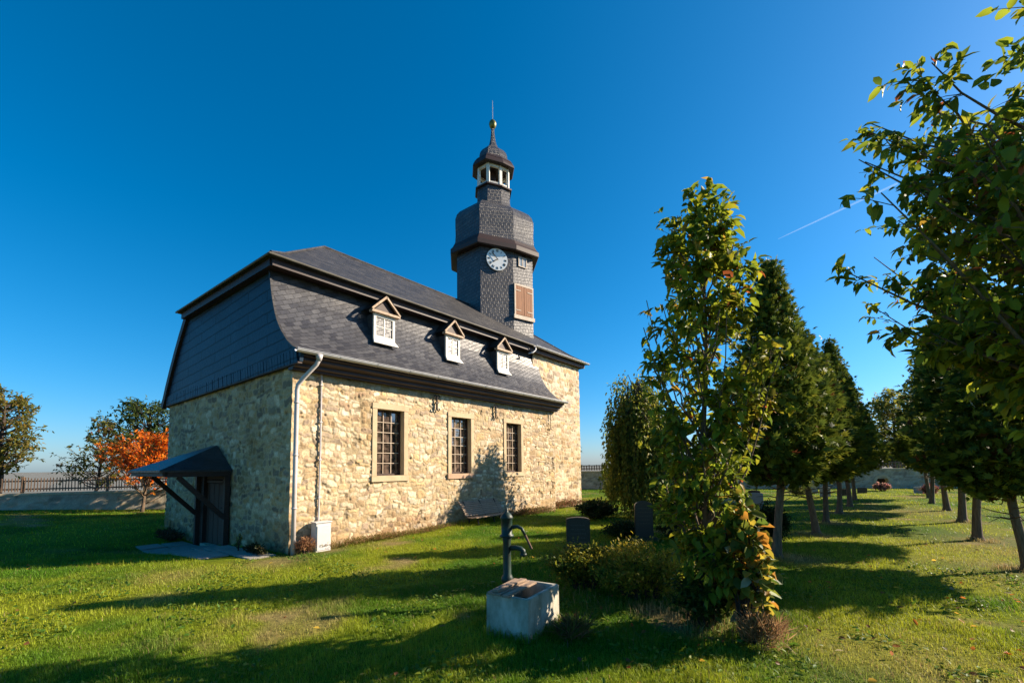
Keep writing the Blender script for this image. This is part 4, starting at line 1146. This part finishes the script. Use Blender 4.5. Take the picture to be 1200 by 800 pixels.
def conifer_src(seed, H, zb, rmax, tr, lean):
    o = empty('conifer_tree', (0, 0, 0), None, None)
    V, F_, C = conifer_mesh(seed, H, zb, rmax)
    wb = MB(); n = 9; r_ = random.Random(seed)
    pts = [(lean * (1 - z / 2.2) * .12 if z < 2.2 else 0, .02 * math.sin(z * 2), z) for z in np.linspace(-.15, H * .9, n)]
    pts = [(lean * .14 * max(0, 1 - z / 1.6), .03 * math.sin(z * 2.3 + seed), z) for z in (-.15, .0, .12, .5, .9, 1.3, 1.8, 3.0, H * .9)]
    wb.tube(pts, [tr * 2.3, tr * 1.75, tr * 1.25, tr, tr * .95, tr * .9, tr * .85, tr * .6, .02], 10, cap=False)
    for k in range(14):     # dead stubs below the crown
        a = r_.uniform(0, 6.28); z = r_.uniform(.9, zb + .4)
        wb.tube([(0, 0, z), (.22 * math.cos(a), .22 * math.sin(a), z + .05), (.45 * math.cos(a), .45 * math.sin(a), z + r_.uniform(-.1, .15))], [.014, .01, .004], 4, cap=False)
    wb.build('trunk', M['bark'], o, local=True, smooth=True)
    npmesh('crown', V, [F_], M['needle'], o, colors=C, local=True)
    return o
SRC = [conifer_src(51, 6.0, 1.6, 1.1, .072, 1), conifer_src(52, 5.4, 1.5, 1.08, .068, -1), conifer_src(53, 6.4, 1.55, 1.15, .076, .3)]
used = set()
def conifer(i, loc, rz, sc, label, group):
    src = SRC[i]; s = sc if hasattr(sc, '__len__') else (sc, sc, sc)
    if i in used:
        o = src.copy(); col.objects.link(o)
        for ch in list(src.children):
            c_ = ch.copy(); col.objects.link(c_); c_.parent = o
    else: used.add(i); o = src
    o.location = (*loc, Hs(*loc)); o.rotation_euler = (0, 0, rz); o.scale = s
    tag(o, label, 'tree', group)
GL, GR = 'conifers in the left row of the alley', 'conifers in the right row of the alley'
SUNW = ['nearest conifer in the row closer to the church, right behind the young broad-leaved tree', 'second conifer from the front in the church-side row', 'third conifer from the front in the church-side row',
        'fourth conifer from the front in the church-side row, with its own tall pointed top', 'fifth conifer from the front in the church-side row', 'farthest conifer in the church-side row']
for k, (loc, i, rz, sc) in enumerate([((10.38, 1.37), 0, 1.2, (1.06, 1.06, 1.0)), ((14.15, 1.25), 1, 2.5, (1.15, 1.15, 1.0)), ((17.24, 1.01), 1, 4.0, (1.1, 1.1, .98)), ((20.92, .87), 2, .5, (1.1, 1.1, 1.02)), ((24.6, .72), 0, 3.3, (1.2, 1.2, 1.03)), ((28.3, .6), 2, 5.0, (1.1, 1.1, .95))]):
    conifer(i, loc, rz, sc, SUNW[k], GL)
SHW = ['nearest conifer of the right-hand row, half hidden by the big broad-leaved tree', 'second conifer from the front in the shaded right-hand row', 'third conifer from the front in the shaded right-hand row',
       'fourth conifer from the front in the shaded right-hand row', 'fifth conifer from the front in the shaded right-hand row', 'farthest conifer in the shaded right-hand row']
for k, (loc, i, rz, sc) in enumerate([((11.6, -1.96), 1, 2.2, (1.02, 1.02, .9)), ((15.3, -2.06), 0, .3, (1.12, 1.12, 1.12)), ((19.66, -2.29), 2, 1.1, (1.2, 1.2, 1.14)), ((24.02, -2.29), 2, 4.1, (1.2, 1.2, 1.12)), ((27.7, -2.35), 0, 1.9, (1.15, 1.15, 1.0)), ((31.5, -2.4), 1, 3.0, 1.15)]):
    conifer(i, loc, rz, sc, SHW[k], GR)

# weeping tree in front of the choir ---------------------------------------
def weeping(loc, label, H, rad, seed, cols, wts):
    rs = np.random.default_rng(seed); z0 = Hs(*loc); o = empty('weeping_tree', (*loc, z0), label, 'tree')
    wb = MB(); wb.tube([(0, 0, -.1), (.05, .05, .6), (0, .1, 1.6), (-.08, .05, H * .6), (0, 0, H * .92)], [.2, .15, .13, .1, .03], 10)
    LP, LD = [], []
    for k in range(64):
        a = k * 2.39996 + rs.uniform(-.3, .3); zt = H * rs.uniform(.55, 1.0); r = rad * rs.uniform(.35, 1.0) * (1.15 - .45 * (zt / H) ** 3)
        base = np.array([0, 0, zt * .75]); top = np.array([r * .55 * math.cos(a), r * .55 * math.sin(a), zt]); end = np.array([r * math.cos(a), r * math.sin(a), zt - .35])
        cv = [base, base * .5 + top * .5 + (0, 0, .15), top, end]; wb.tube(cv, [.03, .022, .014, .008], 5, cap=False)
        for j in range(8):
            s = rs.uniform(.2, 1); b0 = (top + (end - top) * (s - .4) / .6) if s > .4 else (base + (top - base) * (s / .4 * .5 + .5))
            b0 = b0 + rs.normal(0, .12, 3); ln = min(b0[2] - .15, rs.uniform(1.4, 3.9))
            n = int(ln * 17); t = np.linspace(0, 1, n)[:, None]
            sw = rs.normal(0, .12, 3); sw[2] = 0
            pts = b0 + np.array([0, 0, -ln]) * t + sw * t + .03 * np.sin(t * 9 + k)
            if j % 3 == 0: wb.tube([pts[0], pts[n // 2], pts[-1]], [.006, .004, .002], 3, cap=False)
            LP.append(pts + rs.normal(0, .05, (n, 3))); LD.append(rs.normal(0, .55, (n, 3)) + np.array([.3 * math.cos(a), .3 * math.sin(a), -.8]))
    P = np.concatenate(LP); D = np.concatenate(LD); n = len(P)
    V, F_, CC = leaves(P, D, .13 * rs.uniform(.7, 1.3, n), .065 * rs.uniform(.8, 1.2, n), palette(n, cols, wts, rs), rs=rs)
    wb.build('trunk', M['bark_dark'], o, local=True, smooth=True); npmesh('crown', V, [F_], M['leaf'], o, colors=CC, local=True)
weeping((15.7, 6.5), 'weeping tree with a curtain of hanging branches beside the choir', 5.4, 1.45, 61, [(.07, .1, .016), (.12, .155, .02), (.19, .21, .026), (.25, .22, .035)], (3, 4, 3, 1))

# pale upright juniper-like conifer left of it
V, F_, C = conifer_mesh(71, 4.3, .15, 1.05, leaders=170, nspr=16, size=.22, brown=.0)
jl = (22.4, 10.36); o = empty('columnar_conifer', (*jl, Hs(*jl)), 'pale yellowish upright conifer between choir wall and weeping tree', 'tree')
mb = MB(); mb.tube([(0, 0, -.1), (0, 0, 2.8)], [.08, .02], 8); mb.build('trunk', M['bark_dark'], o, local=True)
npmesh('crown', V, [F_], M['needle'], o, colors=np.clip(C * np.array([2.1, 1.7, 1.3]), 0, .3), local=True)

# shrubs ---------------------------------------------------------------------
def shrub(loc, label, rx, ry, h, seed, cols, wts, n=2200, lsz=.05, name='bush', upright=.6, clump=26, rz=0, warm=None, mat='leaf', cat='bush', group=None, wfac=.5, stems=True):
    rs = np.random.default_rng(seed); z0 = Hs(*loc); o = empty(name, (*loc, z0), label, cat, group, rz)
    LP, LD = [], []; wb = MB()
    for k in range(clump):
        a = rs.uniform(0, 2 * math.pi); r = math.sqrt(rs.uniform(0, 1)); hz = h * (1 - .5 * r ** 2) * rs.uniform(.7, 1.08)
        tip = np.array([rx * r * math.cos(a), ry * r * math.sin(a), hz]); base = np.array([tip[0] * .3, tip[1] * .3, -.03])
        cv = curve(base, tip, np.array([0, 0, .1 * h]), 5, rs, .03)
        if stems: wb.tube(cv, np.linspace(.012, .003, 5), 4, cap=False)
        m_ = n // clump; s = rs.uniform(.15, 1.0, m_) ** .7; i = np.minimum((s * 4).astype(int), 3)
        pos = cv[i] + (cv[i + 1] - cv[i]) * (s * 4 - i)[:, None] + rs.normal(0, 1, (m_, 3)) * np.array([rx * .17, ry * .17, h * .07]) * (1.15 - .5 * s[:, None])
        pos[:, 2] = np.maximum(pos[:, 2], .02)
        LP.append(pos); LD.append(rs.normal(0, .6, (m_, 3)) + np.array([.5 * math.cos(a), .5 * math.sin(a), upright]))
    P = np.concatenate(LP); D = np.concatenate(LD); n_ = len(P); C = palette(n_, cols, wts, rs)
    if warm is not None:
        k = np.clip(warm(P) * rs.uniform(.5, 1.3, n_), 0, 1)[:, None]
        C = C * (1 - k) + np.array([.30, .24, .02]) * rs.uniform(.7, 1.2, (n_, 1)) * k
    V, F_, CC = leaves(P, D, lsz * rs.uniform(.6, 1.4, n_), lsz * wfac * rs.uniform(.8, 1.2, n_), C, rs=rs, droop=.1)
    if stems: wb.build('stems', M['bark_dark'], o, local=True)
    npmesh('foliage', V, [F_], M[mat], o, colors=CC, local=True)
    return o
# big spirea-like bush before the gravestones, yellowing to the right
shrub((6.25, 3.55), 'dark green shrub touching the left side of the yellow-green bush', .62, .62, .72, 81, [(.06, .095, .014), (.1, .13, .016), (.17, .18, .02)], (3, 3, 1.4), n=5200, lsz=.055, clump=46,
      warm=lambda P: sstep(.6, .8, fbm(P[:, 0] * 3, P[:, 1] * 3, 3, 2)) * .5)
shrub((6.3, 2.65), 'bushy yellow-green shrub with autumn tints to the right of the trough', .66, .66, .78, 82, [(.12, .14, .016), (.2, .2, .02), (.3, .25, .024), (.3, .17, .03)], (2, 2, 2, .6), n=6500, lsz=.055, clump=60,
      warm=lambda P: sstep(.35, .7, P[:, 2]) * .75)
# maple-leaved climber at the foot of the young tree
shrub((5.5, 1.1), 'big-leaved sapling with yellow and orange leaves at the foot of the young tree', .34, .3, 1.55, 83, [(.06, .1, .014), (.12, .15, .02), (.3, .25, .03), (.38, .2, .03), (.3, .33, .22)], (3, 3, 2.4, 1.2, .8), n=520, lsz=.13, clump=26, name='sapling', cat='sapling', upright=-.2, wfac=.85,
      warm=None)
shrub((5.62, 1.62), 'green leafy undergrowth round the stake of the young tree', .36, .34, .75, 84, [(.03, .06, .012), (.05, .09, .014), (.09, .12, .02)], (3, 3, 1.5), n=1500, lsz=.08, clump=30, upright=.1)
# topiary ball, low hedges
shrub((11.9, 1.82), 'dark egg-shaped clipped evergreen behind the first conifer trunk', .42, .42, 1.0, 85, [(.014, .028, .008), (.02, .042, .01)], (2, 1), n=7000, lsz=.05, clump=80, stems=False, cat='shrub')
shrub((11.1, 5.1), 'low dark spreading evergreen left of the arched gravestone', .75, .5, .4, 86, [(.014, .03, .008), (.025, .045, .01)], (2, 1), n=3600, lsz=.06, clump=44, stems=False)
shrub((11.7, 3.75), 'dark evergreen mound right of the arched gravestone', .8, .6, .55, 87, [(.014, .03, .008), (.025, .045, .01)], (2, 1), n=4200, lsz=.06, clump=44, stems=False)
shrub((14.6, 7.75), 'glossy dark low shrub reaching out left below the weeping tree', 1.0, .6, .6, 88, [(.02, .035, .01), (.035, .055, .014), (.07, .07, .03)], (3, 2, .6), n=2600, lsz=.12, clump=40)
shrub((16.9, 5.2), 'dark undergrowth filling the foot of the weeping tree', 1.6, 1.0, 1.1, 89, [(.02, .035, .01), (.04, .06, .014)], (2, 1), n=4500, lsz=.11, clump=50)
# dry tuft, weeds
shrub((5.3, .95), 'straw coloured dry grass tuft at the foot of the young tree', .22, .2, .32, 90, [(.3, .2, .09), (.22, .13, .06)], (1, 1), n=700, lsz=.18, clump=24, name='grass_tuft', cat='grass tuft', upright=1.2, wfac=.06, mat='grass', stems=False)
shrub((4.35, 2.62), 'brown green grass tuft leaning on the lit side of the trough', .2, .13, .16, 91, [(.1, .11, .02), (.2, .13, .06), (.12, .06, .03)], (2, 1, 1), n=520, lsz=.16, clump=20, name='grass_tuft', cat='grass tuft', upright=1.0, wfac=.07, mat='grass', stems=False)
shrub((5.02, 9.98), 'dry brown weeds between rain pipe and electrical cabinet', .2, .14, .34, 92, [(.3, .17, .08), (.2, .1, .05)], (1, 1), n=420, lsz=.1, clump=18, name='weeds', cat='weeds', upright=.8, wfac=.2)
shrub((4.3, 11.75), 'small yellow-green weed growing through the paving at the gable', .07, .07, .45, 93, [(.12, .13, .03), (.2, .18, .05)], (1, 1), n=70, lsz=.07, clump=6, name='weeds', cat='weeds', upright=.6)
shrub((4.35, 10.9), 'dark weeds along the gable foot near the corner', .15, .5, .22, 94, [(.03, .04, .014), (.06, .05, .02)], (1, 1), n=420, lsz=.07, clump=20, name='weeds', cat='weeds')
shrub((4.3, 17.2), 'brownish weeds at the far gable foot beyond the door', .3, 1.0, .3, 95, [(.05, .045, .02), (.1, .055, .03)], (1, 1), n=700, lsz=.08, clump=26, name='weeds', cat='weeds')
shrub((7.6, 10.0), 'faded grass and weeds along the foot of the sunlit nave wall', 2.6, .14, .16, 96, [(.16, .15, .04), (.26, .16, .07)], (1, 1), n=2600, lsz=.09, clump=90, name='weeds', cat='weeds', wfac=.14, stems=False)
shrub((13.6, 10.05), 'yellowing weeds along the wall foot right of the bench', 2.0, .16, .25, 97, [(.12, .12, .03), (.22, .12, .06)], (1, 1), n=2000, lsz=.09, clump=70, name='weeds', cat='weeds', wfac=.2, stems=False)
shrub((17.5, 10.85), 'reddish weeds at the foot of the choir wall', 1.8, .2, .4, 98, [(.1, .09, .03), (.2, .09, .05)], (1, 1), n=1800, lsz=.09, clump=60, name='weeds', cat='weeds', wfac=.25, stems=False)

# trees beyond the walls ------------------------------------------------------
def far_tree(loc, label, H, cr, seed, cols, wts, lsz=.3, limbs=26, name='tree', z_lo=None, dens=(9, 8), tr=.2, bark='bark_dark', group='trees by the churchyard wall', flat=1.0, lean=(0, 0), tw=None):
    zl = H * .3 if z_lo is None else z_lo
    env = lambda z, a: cr * max(.15, math.sin(math.pi * np.clip((z - zl * .8) / (H - zl * .75), 0.02, .98)) ** .6) * (1 + .2 * math.sin(3 * a + seed))
    return broadleaf(loc, label, H, env, limbs, seed, cols, wts, lsz=lsz, twigs=dens[0], lpt=dens[1], trunk_r=tr, name=name, asc=.6, tw_len=tw or lsz * 3.2, z_lo=zl, bark=bark, group=group, shell=.15, lean=lean, droop_bias=-.1)
OL = [(.11, .12, .025), (.17, .16, .03), (.26, .18, .035), (.08, .09, .022)]
far_tree((1.7, 40.2), 'olive-brown tree cut off by the left edge of the picture', 6.7, 2.0, 112, OL, (2, 3, 2, 2), lsz=.22, limbs=70, z_lo=2.2)
far_tree((4.9, 34.0), 'thin olive tree with sparse reddish twigs beside the orange tree', 4.8, 2.0, 113, OL + [(.14, .06, .04)], (3, 3, 1, 1, 1), lsz=.17, limbs=44, z_lo=1.5, dens=(8, 7), tr=.1, lean=(.6, -.5))
far_tree((7.4, 34.4), 'dark green broad tree rising above the orange foliage', 6.3, 3.0, 114, [(.035, .06, .018), (.06, .09, .02), (.1, .13, .024)], (3, 3, 1.4), lsz=.2, limbs=90, z_lo=3.3, dens=(8, 8))
far_tree((5.75, 27.6), 'low tree with bright orange autumn leaves beside the gable', 3.7, 2.6, 115, [(.7, .18, .015), (.8, .27, .02), (.45, .09, .014), (.16, .09, .02), (.12, .11, .02)], (3, 3, 1.2, 1, 1), lsz=.14, limbs=120, z_lo=2.5, dens=(10, 9), tr=.08, bark='bark', lean=(.5, -.4))
far_tree((27.5, 18.5), 'dark open-branched tree behind the choir, partly behind the weeping tree', 5.6, 1.6, 116, [(.03, .05, .02), (.05, .07, .025)], (1, 1), lsz=.18, limbs=24, z_lo=2.0, dens=(7, 7), tr=.15)
far_tree((30.5, 18.9), 'small dark tree showing between choir corner and the open-branched tree', 4.4, 1.3, 117, [(.025, .045, .02), (.045, .06, .02)], (1, 1), lsz=.18, limbs=20, z_lo=.8, dens=(7, 7), tr=.1)
far_tree((55.0, -2.2), 'sunlit olive green tree behind the arched niche wall', 8.2, 2.6, 118, [(.17, .18, .03), (.22, .21, .04), (.11, .12, .02)], (2, 2, 1), lsz=.3, limbs=90, z_lo=1.6, dens=(9, 9), tr=.25)
far_tree((57.0, 3.2), 'dark tree behind the niche wall, left of the sunlit olive one', 6.0, 2.4, 119, [(.05, .06, .02), (.09, .08, .03)], (1, 1), lsz=.34, limbs=34, z_lo=1.4, dens=(8, 8), tr=.2)
far_tree((58.0, -8.0), 'tree behind the niche wall seen under the right-hand conifers', 6.5, 3.0, 120, [(.05, .07, .02), (.1, .1, .03)], (1, 1), lsz=.34, limbs=34, z_lo=1.2, dens=(8, 8), tr=.2)

far_tree((16.5, 25.5), 'broad tree standing behind the church and shading the left lawn', 7.5, 3.2, 121, [(.04, .06, .02), (.07, .08, .02)], (1, 1), lsz=.26, limbs=40, z_lo=1.6, dens=(8, 8))
far_tree((10.8, 25.2), 'tree standing behind the church near the left rubble wall', 7.6, 3.2, 122, [(.04, .06, .02), (.07, .08, .02)], (1, 1), lsz=.24, limbs=34, z_lo=1.4, dens=(8, 8))
# little graves at the end of the alley ----------------------------------------
SG = [((30.5, 1.9), .5, .15, .55, 'granite_light', 'pale gravestone left of the alley end beneath the last conifer'), ((32.0, 1.1), .45, .15, .4, 'granite_grey', 'short grey gravestone at the left of the alley end'),
      ((33.2, 2.7), .55, .15, .6, 'granite_light', 'light gravestone farther left behind the conifer trunks'), ((35.5, .3), .5, .15, .35, 'granite_dark', 'dark low gravestone before the end wall'),
      ((36.5, -2.4), .5, .15, .4, 'granite_light', 'pale gravestone right of the arched niche'), ((20.5, 3.6), .5, .15, .7, 'granite_light', 'pale gravestone seen between the first and second conifer trunks'),
      ((23.5, 4.2), .5, .15, .65, 'granite_grey', 'grey gravestone seen between second and third conifer trunks')]
for loc, wd, th, h, mt_, lb in SG: gravestone(loc, wd, th, h, math.pi / 2 + rnd.uniform(-.1, .1), 'dome', M[mt_], False, lb, 'small gravestones at the alley end')
shrub((38.3, -.75), 'pinkish flower clump in front of the arched niche', .45, .45, .55, 131, [(.35, .16, .14), (.3, .2, .12), (.1, .1, .03)], (2, 1, 1), n=900, lsz=.12, clump=24, name='flower_clump', cat='flowers')
shrub((34.5, -2.7), 'reddish flowering clump beneath the right-hand conifers', .5, .5, .6, 132, [(.2, .06, .05), (.1, .07, .03)], (1, 1), n=900, lsz=.12, clump=24, name='flower_clump', cat='flowers')
shrub((31.5, 3.2), 'yellow-green clump beside the pale gravestones', .6, .6, .5, 133, [(.12, .12, .03), (.06, .08, .02)], (1, 1), n=900, lsz=.12, clump=24, name='bush', cat='bush')

# ------------------------------------------------------------------ grass blades
def in_frustum(x, y, margin=.3):
    d = x * _F[0] + y * _F[1]; r = x * _R[0] + y * _R[1]
    px = 600 + F_PX * r / np.maximum(d, .1); return (d > 1.4) & (px > -1200 * margin) & (px < 1200 * (1 + margin))
def blocked(x, y):
    b = (x > gx_at(y)) & (x < XE) & (y > Y0) & (y < YB)
    t = (np.abs((x - A_[0]) * e1[0] + (y - A_[1]) * e1[1] - TL / 2) < TL / 2 + .005) & (np.abs((x - A_[0]) * e2[0] + (y - A_[1]) * e2[1] - TW / 2) < TW / 2 + .005)
    p = (x > 3.33) & (x < 4.62) & (y > 10.35) & (y < 16.7)
    return b | t | p
def blades(n, dmin, dmax, hgt, wid, seed, segs):
    rs = np.random.default_rng(seed)
    d = np.sqrt(rs.uniform(dmin ** 2, dmax ** 2, n)); a = YAW + rs.uniform(-1.08, 1.08, n)
    x, y = d * np.cos(a), d * np.sin(a)
    # gather the blades into small tussocks
    cl = .05 * (.5 + d / 12); x = x + rs.normal(0, 1, n) * cl * .3; y = y + rs.normal(0, 1, n) * cl * .3
    k = in_frustum(x, y) & ~blocked(x, y)
    dr_ = dry(x, y); k &= rs.random(n) > dr_ * .8
    tus = fbm(x * 2.6, y * 2.6, 77, 2)
    x, y, dr_, tus, d = x[k], y[k], dr_[k], tus[k], d[k]; n = len(x)
    z = H(x, y)
    h = hgt * rs.uniform(.4, 1.4, n) * (.3 + 1.4 * tus ** 1.3) * (1 - .5 * dr_)
    yaw = rs.uniform(0, 2 * math.pi, n); lean = rs.uniform(.1, .95, n)
    dx, dy = np.cos(yaw), np.sin(yaw); sx, sy = -dy, dx
    w_ = wid * rs.uniform(.6, 1.3, n)
    c = lawn_col(x, y) * rs.uniform(.65, 1.35, (n, 1)); st = rs.random(n) < .035 + .3 * dr_
    c[st] = np.array([.30, .22, .09]) * rs.uniform(.7, 1.2, (st.sum(), 1))
    B = np.stack([x, y, z - .005], 1); Sd = np.stack([sx, sy, 0 * sx], 1) * w_[:, None] * .5; Dd = np.stack([dx, dy, 0 * dx], 1)
    up = np.array([0, 0, 1.])
    tip = B + up * (h * np.cos(lean * .9))[:, None] + Dd * (h * np.sin(lean))[:, None]
    if segs == 1:
        V = np.stack([B - Sd, B + Sd, tip], 1).reshape(-1, 3); F_ = [np.arange(n)[:, None] * 3 + [0, 1, 2]]; C = np.repeat(c, 3, 0)
    else:
        md = B + up * (h * .55)[:, None] + Dd * (h * .22 * lean)[:, None]
        V = np.stack([B - Sd, B + Sd, md + Sd * .8, md - Sd * .8, tip], 1).reshape(-1, 3); b = np.arange(n)[:, None] * 5
        F_ = [b + [0, 1, 2, 3], b + [3, 2, 4]]; C = np.repeat(c, 5, 0)
    return V, F_, C
for nm, args in (('grass', (290000, 1.8, 7.5, .066, .0045, 1, 2)), ('grass', (270000, 7.0, 15, .066, .009, 2, 1)), ('grass', (190000, 14, 45, .075, .022, 3, 1))):
    V, F_, C = blades(*args)
    o = npmesh(nm, V, F_, M['grass'], colors=C); tag(o, 'short mown lawn grass around the church', 'grass', kind='stuff')
# longer uncut blades along edges the mower misses
rs = np.random.default_rng(15); bx, by, bh = [], [], []
def uncut(cx, cy, r0, r1, n, h):
    a = rs.uniform(0, 2 * math.pi, n); r = rs.uniform(r0, r1, n); bx.append(cx + r * np.cos(a)); by.append(cy + r * np.sin(a)); bh.append(np.full(n, h))
def uncut_line(p, q, w_, n, h):
    t = rs.random(n); bx.append(p[0] + (q[0] - p[0]) * t + rs.normal(0, w_, n)); by.append(p[1] + (q[1] - p[1]) * t + rs.normal(0, w_, n)); bh.append(np.full(n, h))
c_ = [A_, A_ + e1 * TL, A_ + e1 * TL + e2 * TW, A_ + e2 * TW]
for k in range(4): uncut_line(c_[k], c_[(k + 1) % 4], .03, 420, .13)
uncut(4.86, 3.98, .1, .2, 320, .14); uncut(8.42, 4.92, .1, .4, 600, .16); uncut(10.86, 4.45, .1, .4, 400, .14); uncut(5.66, 1.5, .05, .5, 900, .16)
uncut(6.3, 2.9, .5, 1.0, 1400, .13)
for (cx, cy) in ((10.38, 1.37), (14.15, 1.25), (17.24, 1.01), (11.6, -1.96), (15.3, -2.06), (19.66, -2.29)): uncut(cx, cy, .1, .3, 300, .11)
uncut_line((4.95, 10.12), (15.7, 10.12), .05, 3800, .13); uncut_line((15.9, 10.9), (19.4, 10.9), .06, 900, .16); uncut_line((4.6, 16.8), (4.5, 19.0), .06, 400, .15)
x, y, h = np.concatenate(bx), np.concatenate(by), np.concatenate(bh); k = ~blocked(x, y); x, y, h = x[k], y[k], h[k]; n = len(x)
h = h * rs.uniform(.4, 1.4, n); yaw = rs.uniform(0, 6.283, n); lean = rs.uniform(.1, .9, n); dx, dy = np.cos(yaw), np.sin(yaw)
B = np.stack([x, y, H(x, y) - .01], 1); Sd = np.stack([-dy, dx, 0 * dx], 1) * .0035; Dd = np.stack([dx, dy, 0 * dx], 1); up = np.array([0, 0, 1.])
md = B + up * (h * .6)[:, None] + Dd * (h * .2 * lean)[:, None]; tip = B + up * (h * np.cos(lean))[:, None] + Dd * (h * np.sin(lean))[:, None]
V = np.stack([B - Sd, B + Sd, md + Sd * .8, md - Sd * .8, tip], 1).reshape(-1, 3); b = np.arange(n)[:, None] * 5
C = lawn_col(x, y) * rs.uniform(.6, 1.3, (n, 1)); k = rs.random(n) < .28; C[k] = np.array([.34, .24, .1]) * rs.uniform(.6, 1.2, (k.sum(), 1))
o = npmesh('grass', V, [b + [0, 1, 2, 3], b + [3, 2, 4]], M['grass'], colors=np.repeat(C, 5, 0)); tag(o, 'longer uncut grass along walls, stones and trunks', 'grass', kind='stuff')
# taller weeds, clover and fallen leaves in the lawn
rs = np.random.default_rng(5); n = 900
d = np.sqrt(rs.uniform(3 ** 2, 14 ** 2, n)); a = YAW + rs.uniform(-.85, .85, n); x, y = d * np.cos(a), d * np.sin(a)
near = np.exp(-((x - 5.5) ** 2 + (y - 1.4) ** 2) / 6) + np.exp(-((x - 8) ** 2 + (y + 1.5) ** 2) / 8) + .2
k = in_frustum(x, y) & ~blocked(x, y) & (rs.random(n) < near); x, y = x[k], y[k]; n = len(x)
V, F_, C = leaves(np.stack([x, y, H(x, y) + .035], 1), np.concatenate([rs.normal(0, 1, (n, 2)), np.abs(rs.normal(0, .15, (n, 1)))], 1), .07 * rs.uniform(.6, 1.3, n), .045 * rs.uniform(.7, 1.2, n),
                  palette(n, [(.42, .16, .03), (.45, .3, .04), (.22, .1, .04), (.5, .09, .02), (.25, .22, .12)], (2, 2, 3, .6, 1), rs), rs=rs, droop=-.1)
o = npmesh('fallen_leaves', V, [F_], M['leaf'], colors=C); tag(o, 'scattered brown and orange fallen leaves in the grass', 'leaves', kind='stuff')
n = 20000
d = np.sqrt(rs.uniform(2.7 ** 2, 11 ** 2, n)); a = YAW + rs.uniform(-.88, .88, n); x, y = d * np.cos(a), d * np.sin(a)
k = in_frustum(x, y) & ~blocked(x, y) & (rs.random(n) < sstep(.5, .68, fbm(x * 1.3, y * 1.3, 99, 3))); x, y = x[k], y[k]; n = len(x)
V, F_, C = leaves(np.stack([x, y, H(x, y) + rs.uniform(.015, .05, n)], 1), np.concatenate([rs.normal(0, 1, (n, 2)), rs.uniform(.1, .6, (n, 1))], 1), .055 * rs.uniform(.5, 1.5, n), .032 * rs.uniform(.7, 1.3, n),
                  palette(n, [(.06, .13, .014), (.1, .17, .02), (.16, .2, .02)], (1, 1, 1), rs), rs=rs, droop=.1)
o = npmesh('clover', V, [F_], M['grass'], colors=C); tag(o, 'broad-leaved clover and weeds in the lawn', 'clover', kind='stuff')

# ------------------------------------------------------------------ contrail
def sky_dir(px, py):
    dd_ = _F + _R * (px - 600) / F_PX - _U * (py - CY) / F_PX; return dd_ / np.linalg.norm(dd_)
mt, n_, b = newmat('contrail_ice')
tr_ = N(n_, 'ShaderNodeBsdfTransparent'); df = N(n_, 'ShaderNodeBsdfTranslucent', Color=(.9, .9, .9, 1)); ms = N(n_, 'ShaderNodeMixShader'); ms.inputs[0].default_value = .035
n_.links.new(tr_.outputs[0], ms.inputs[1]); n_.links.new(df.outputs[0], ms.inputs[2]); n_.links.new(ms.outputs[0], n_.nodes['Material Output'].inputs['Surface'])
mb = MB(); p, q = CAM + sky_dir(912, 280) * 9000, CAM + sky_dir(985, 246) * 9000
mb.tube([p, p * .6 + q * .4, q, q + (q - p) * .8], [4, 12, 16, 18], 8, cap=False); o = mb.build('contrail', mt, smooth=True); tag(o, 'faint white vapour trail in the blue sky', 'contrail', kind='stuff')
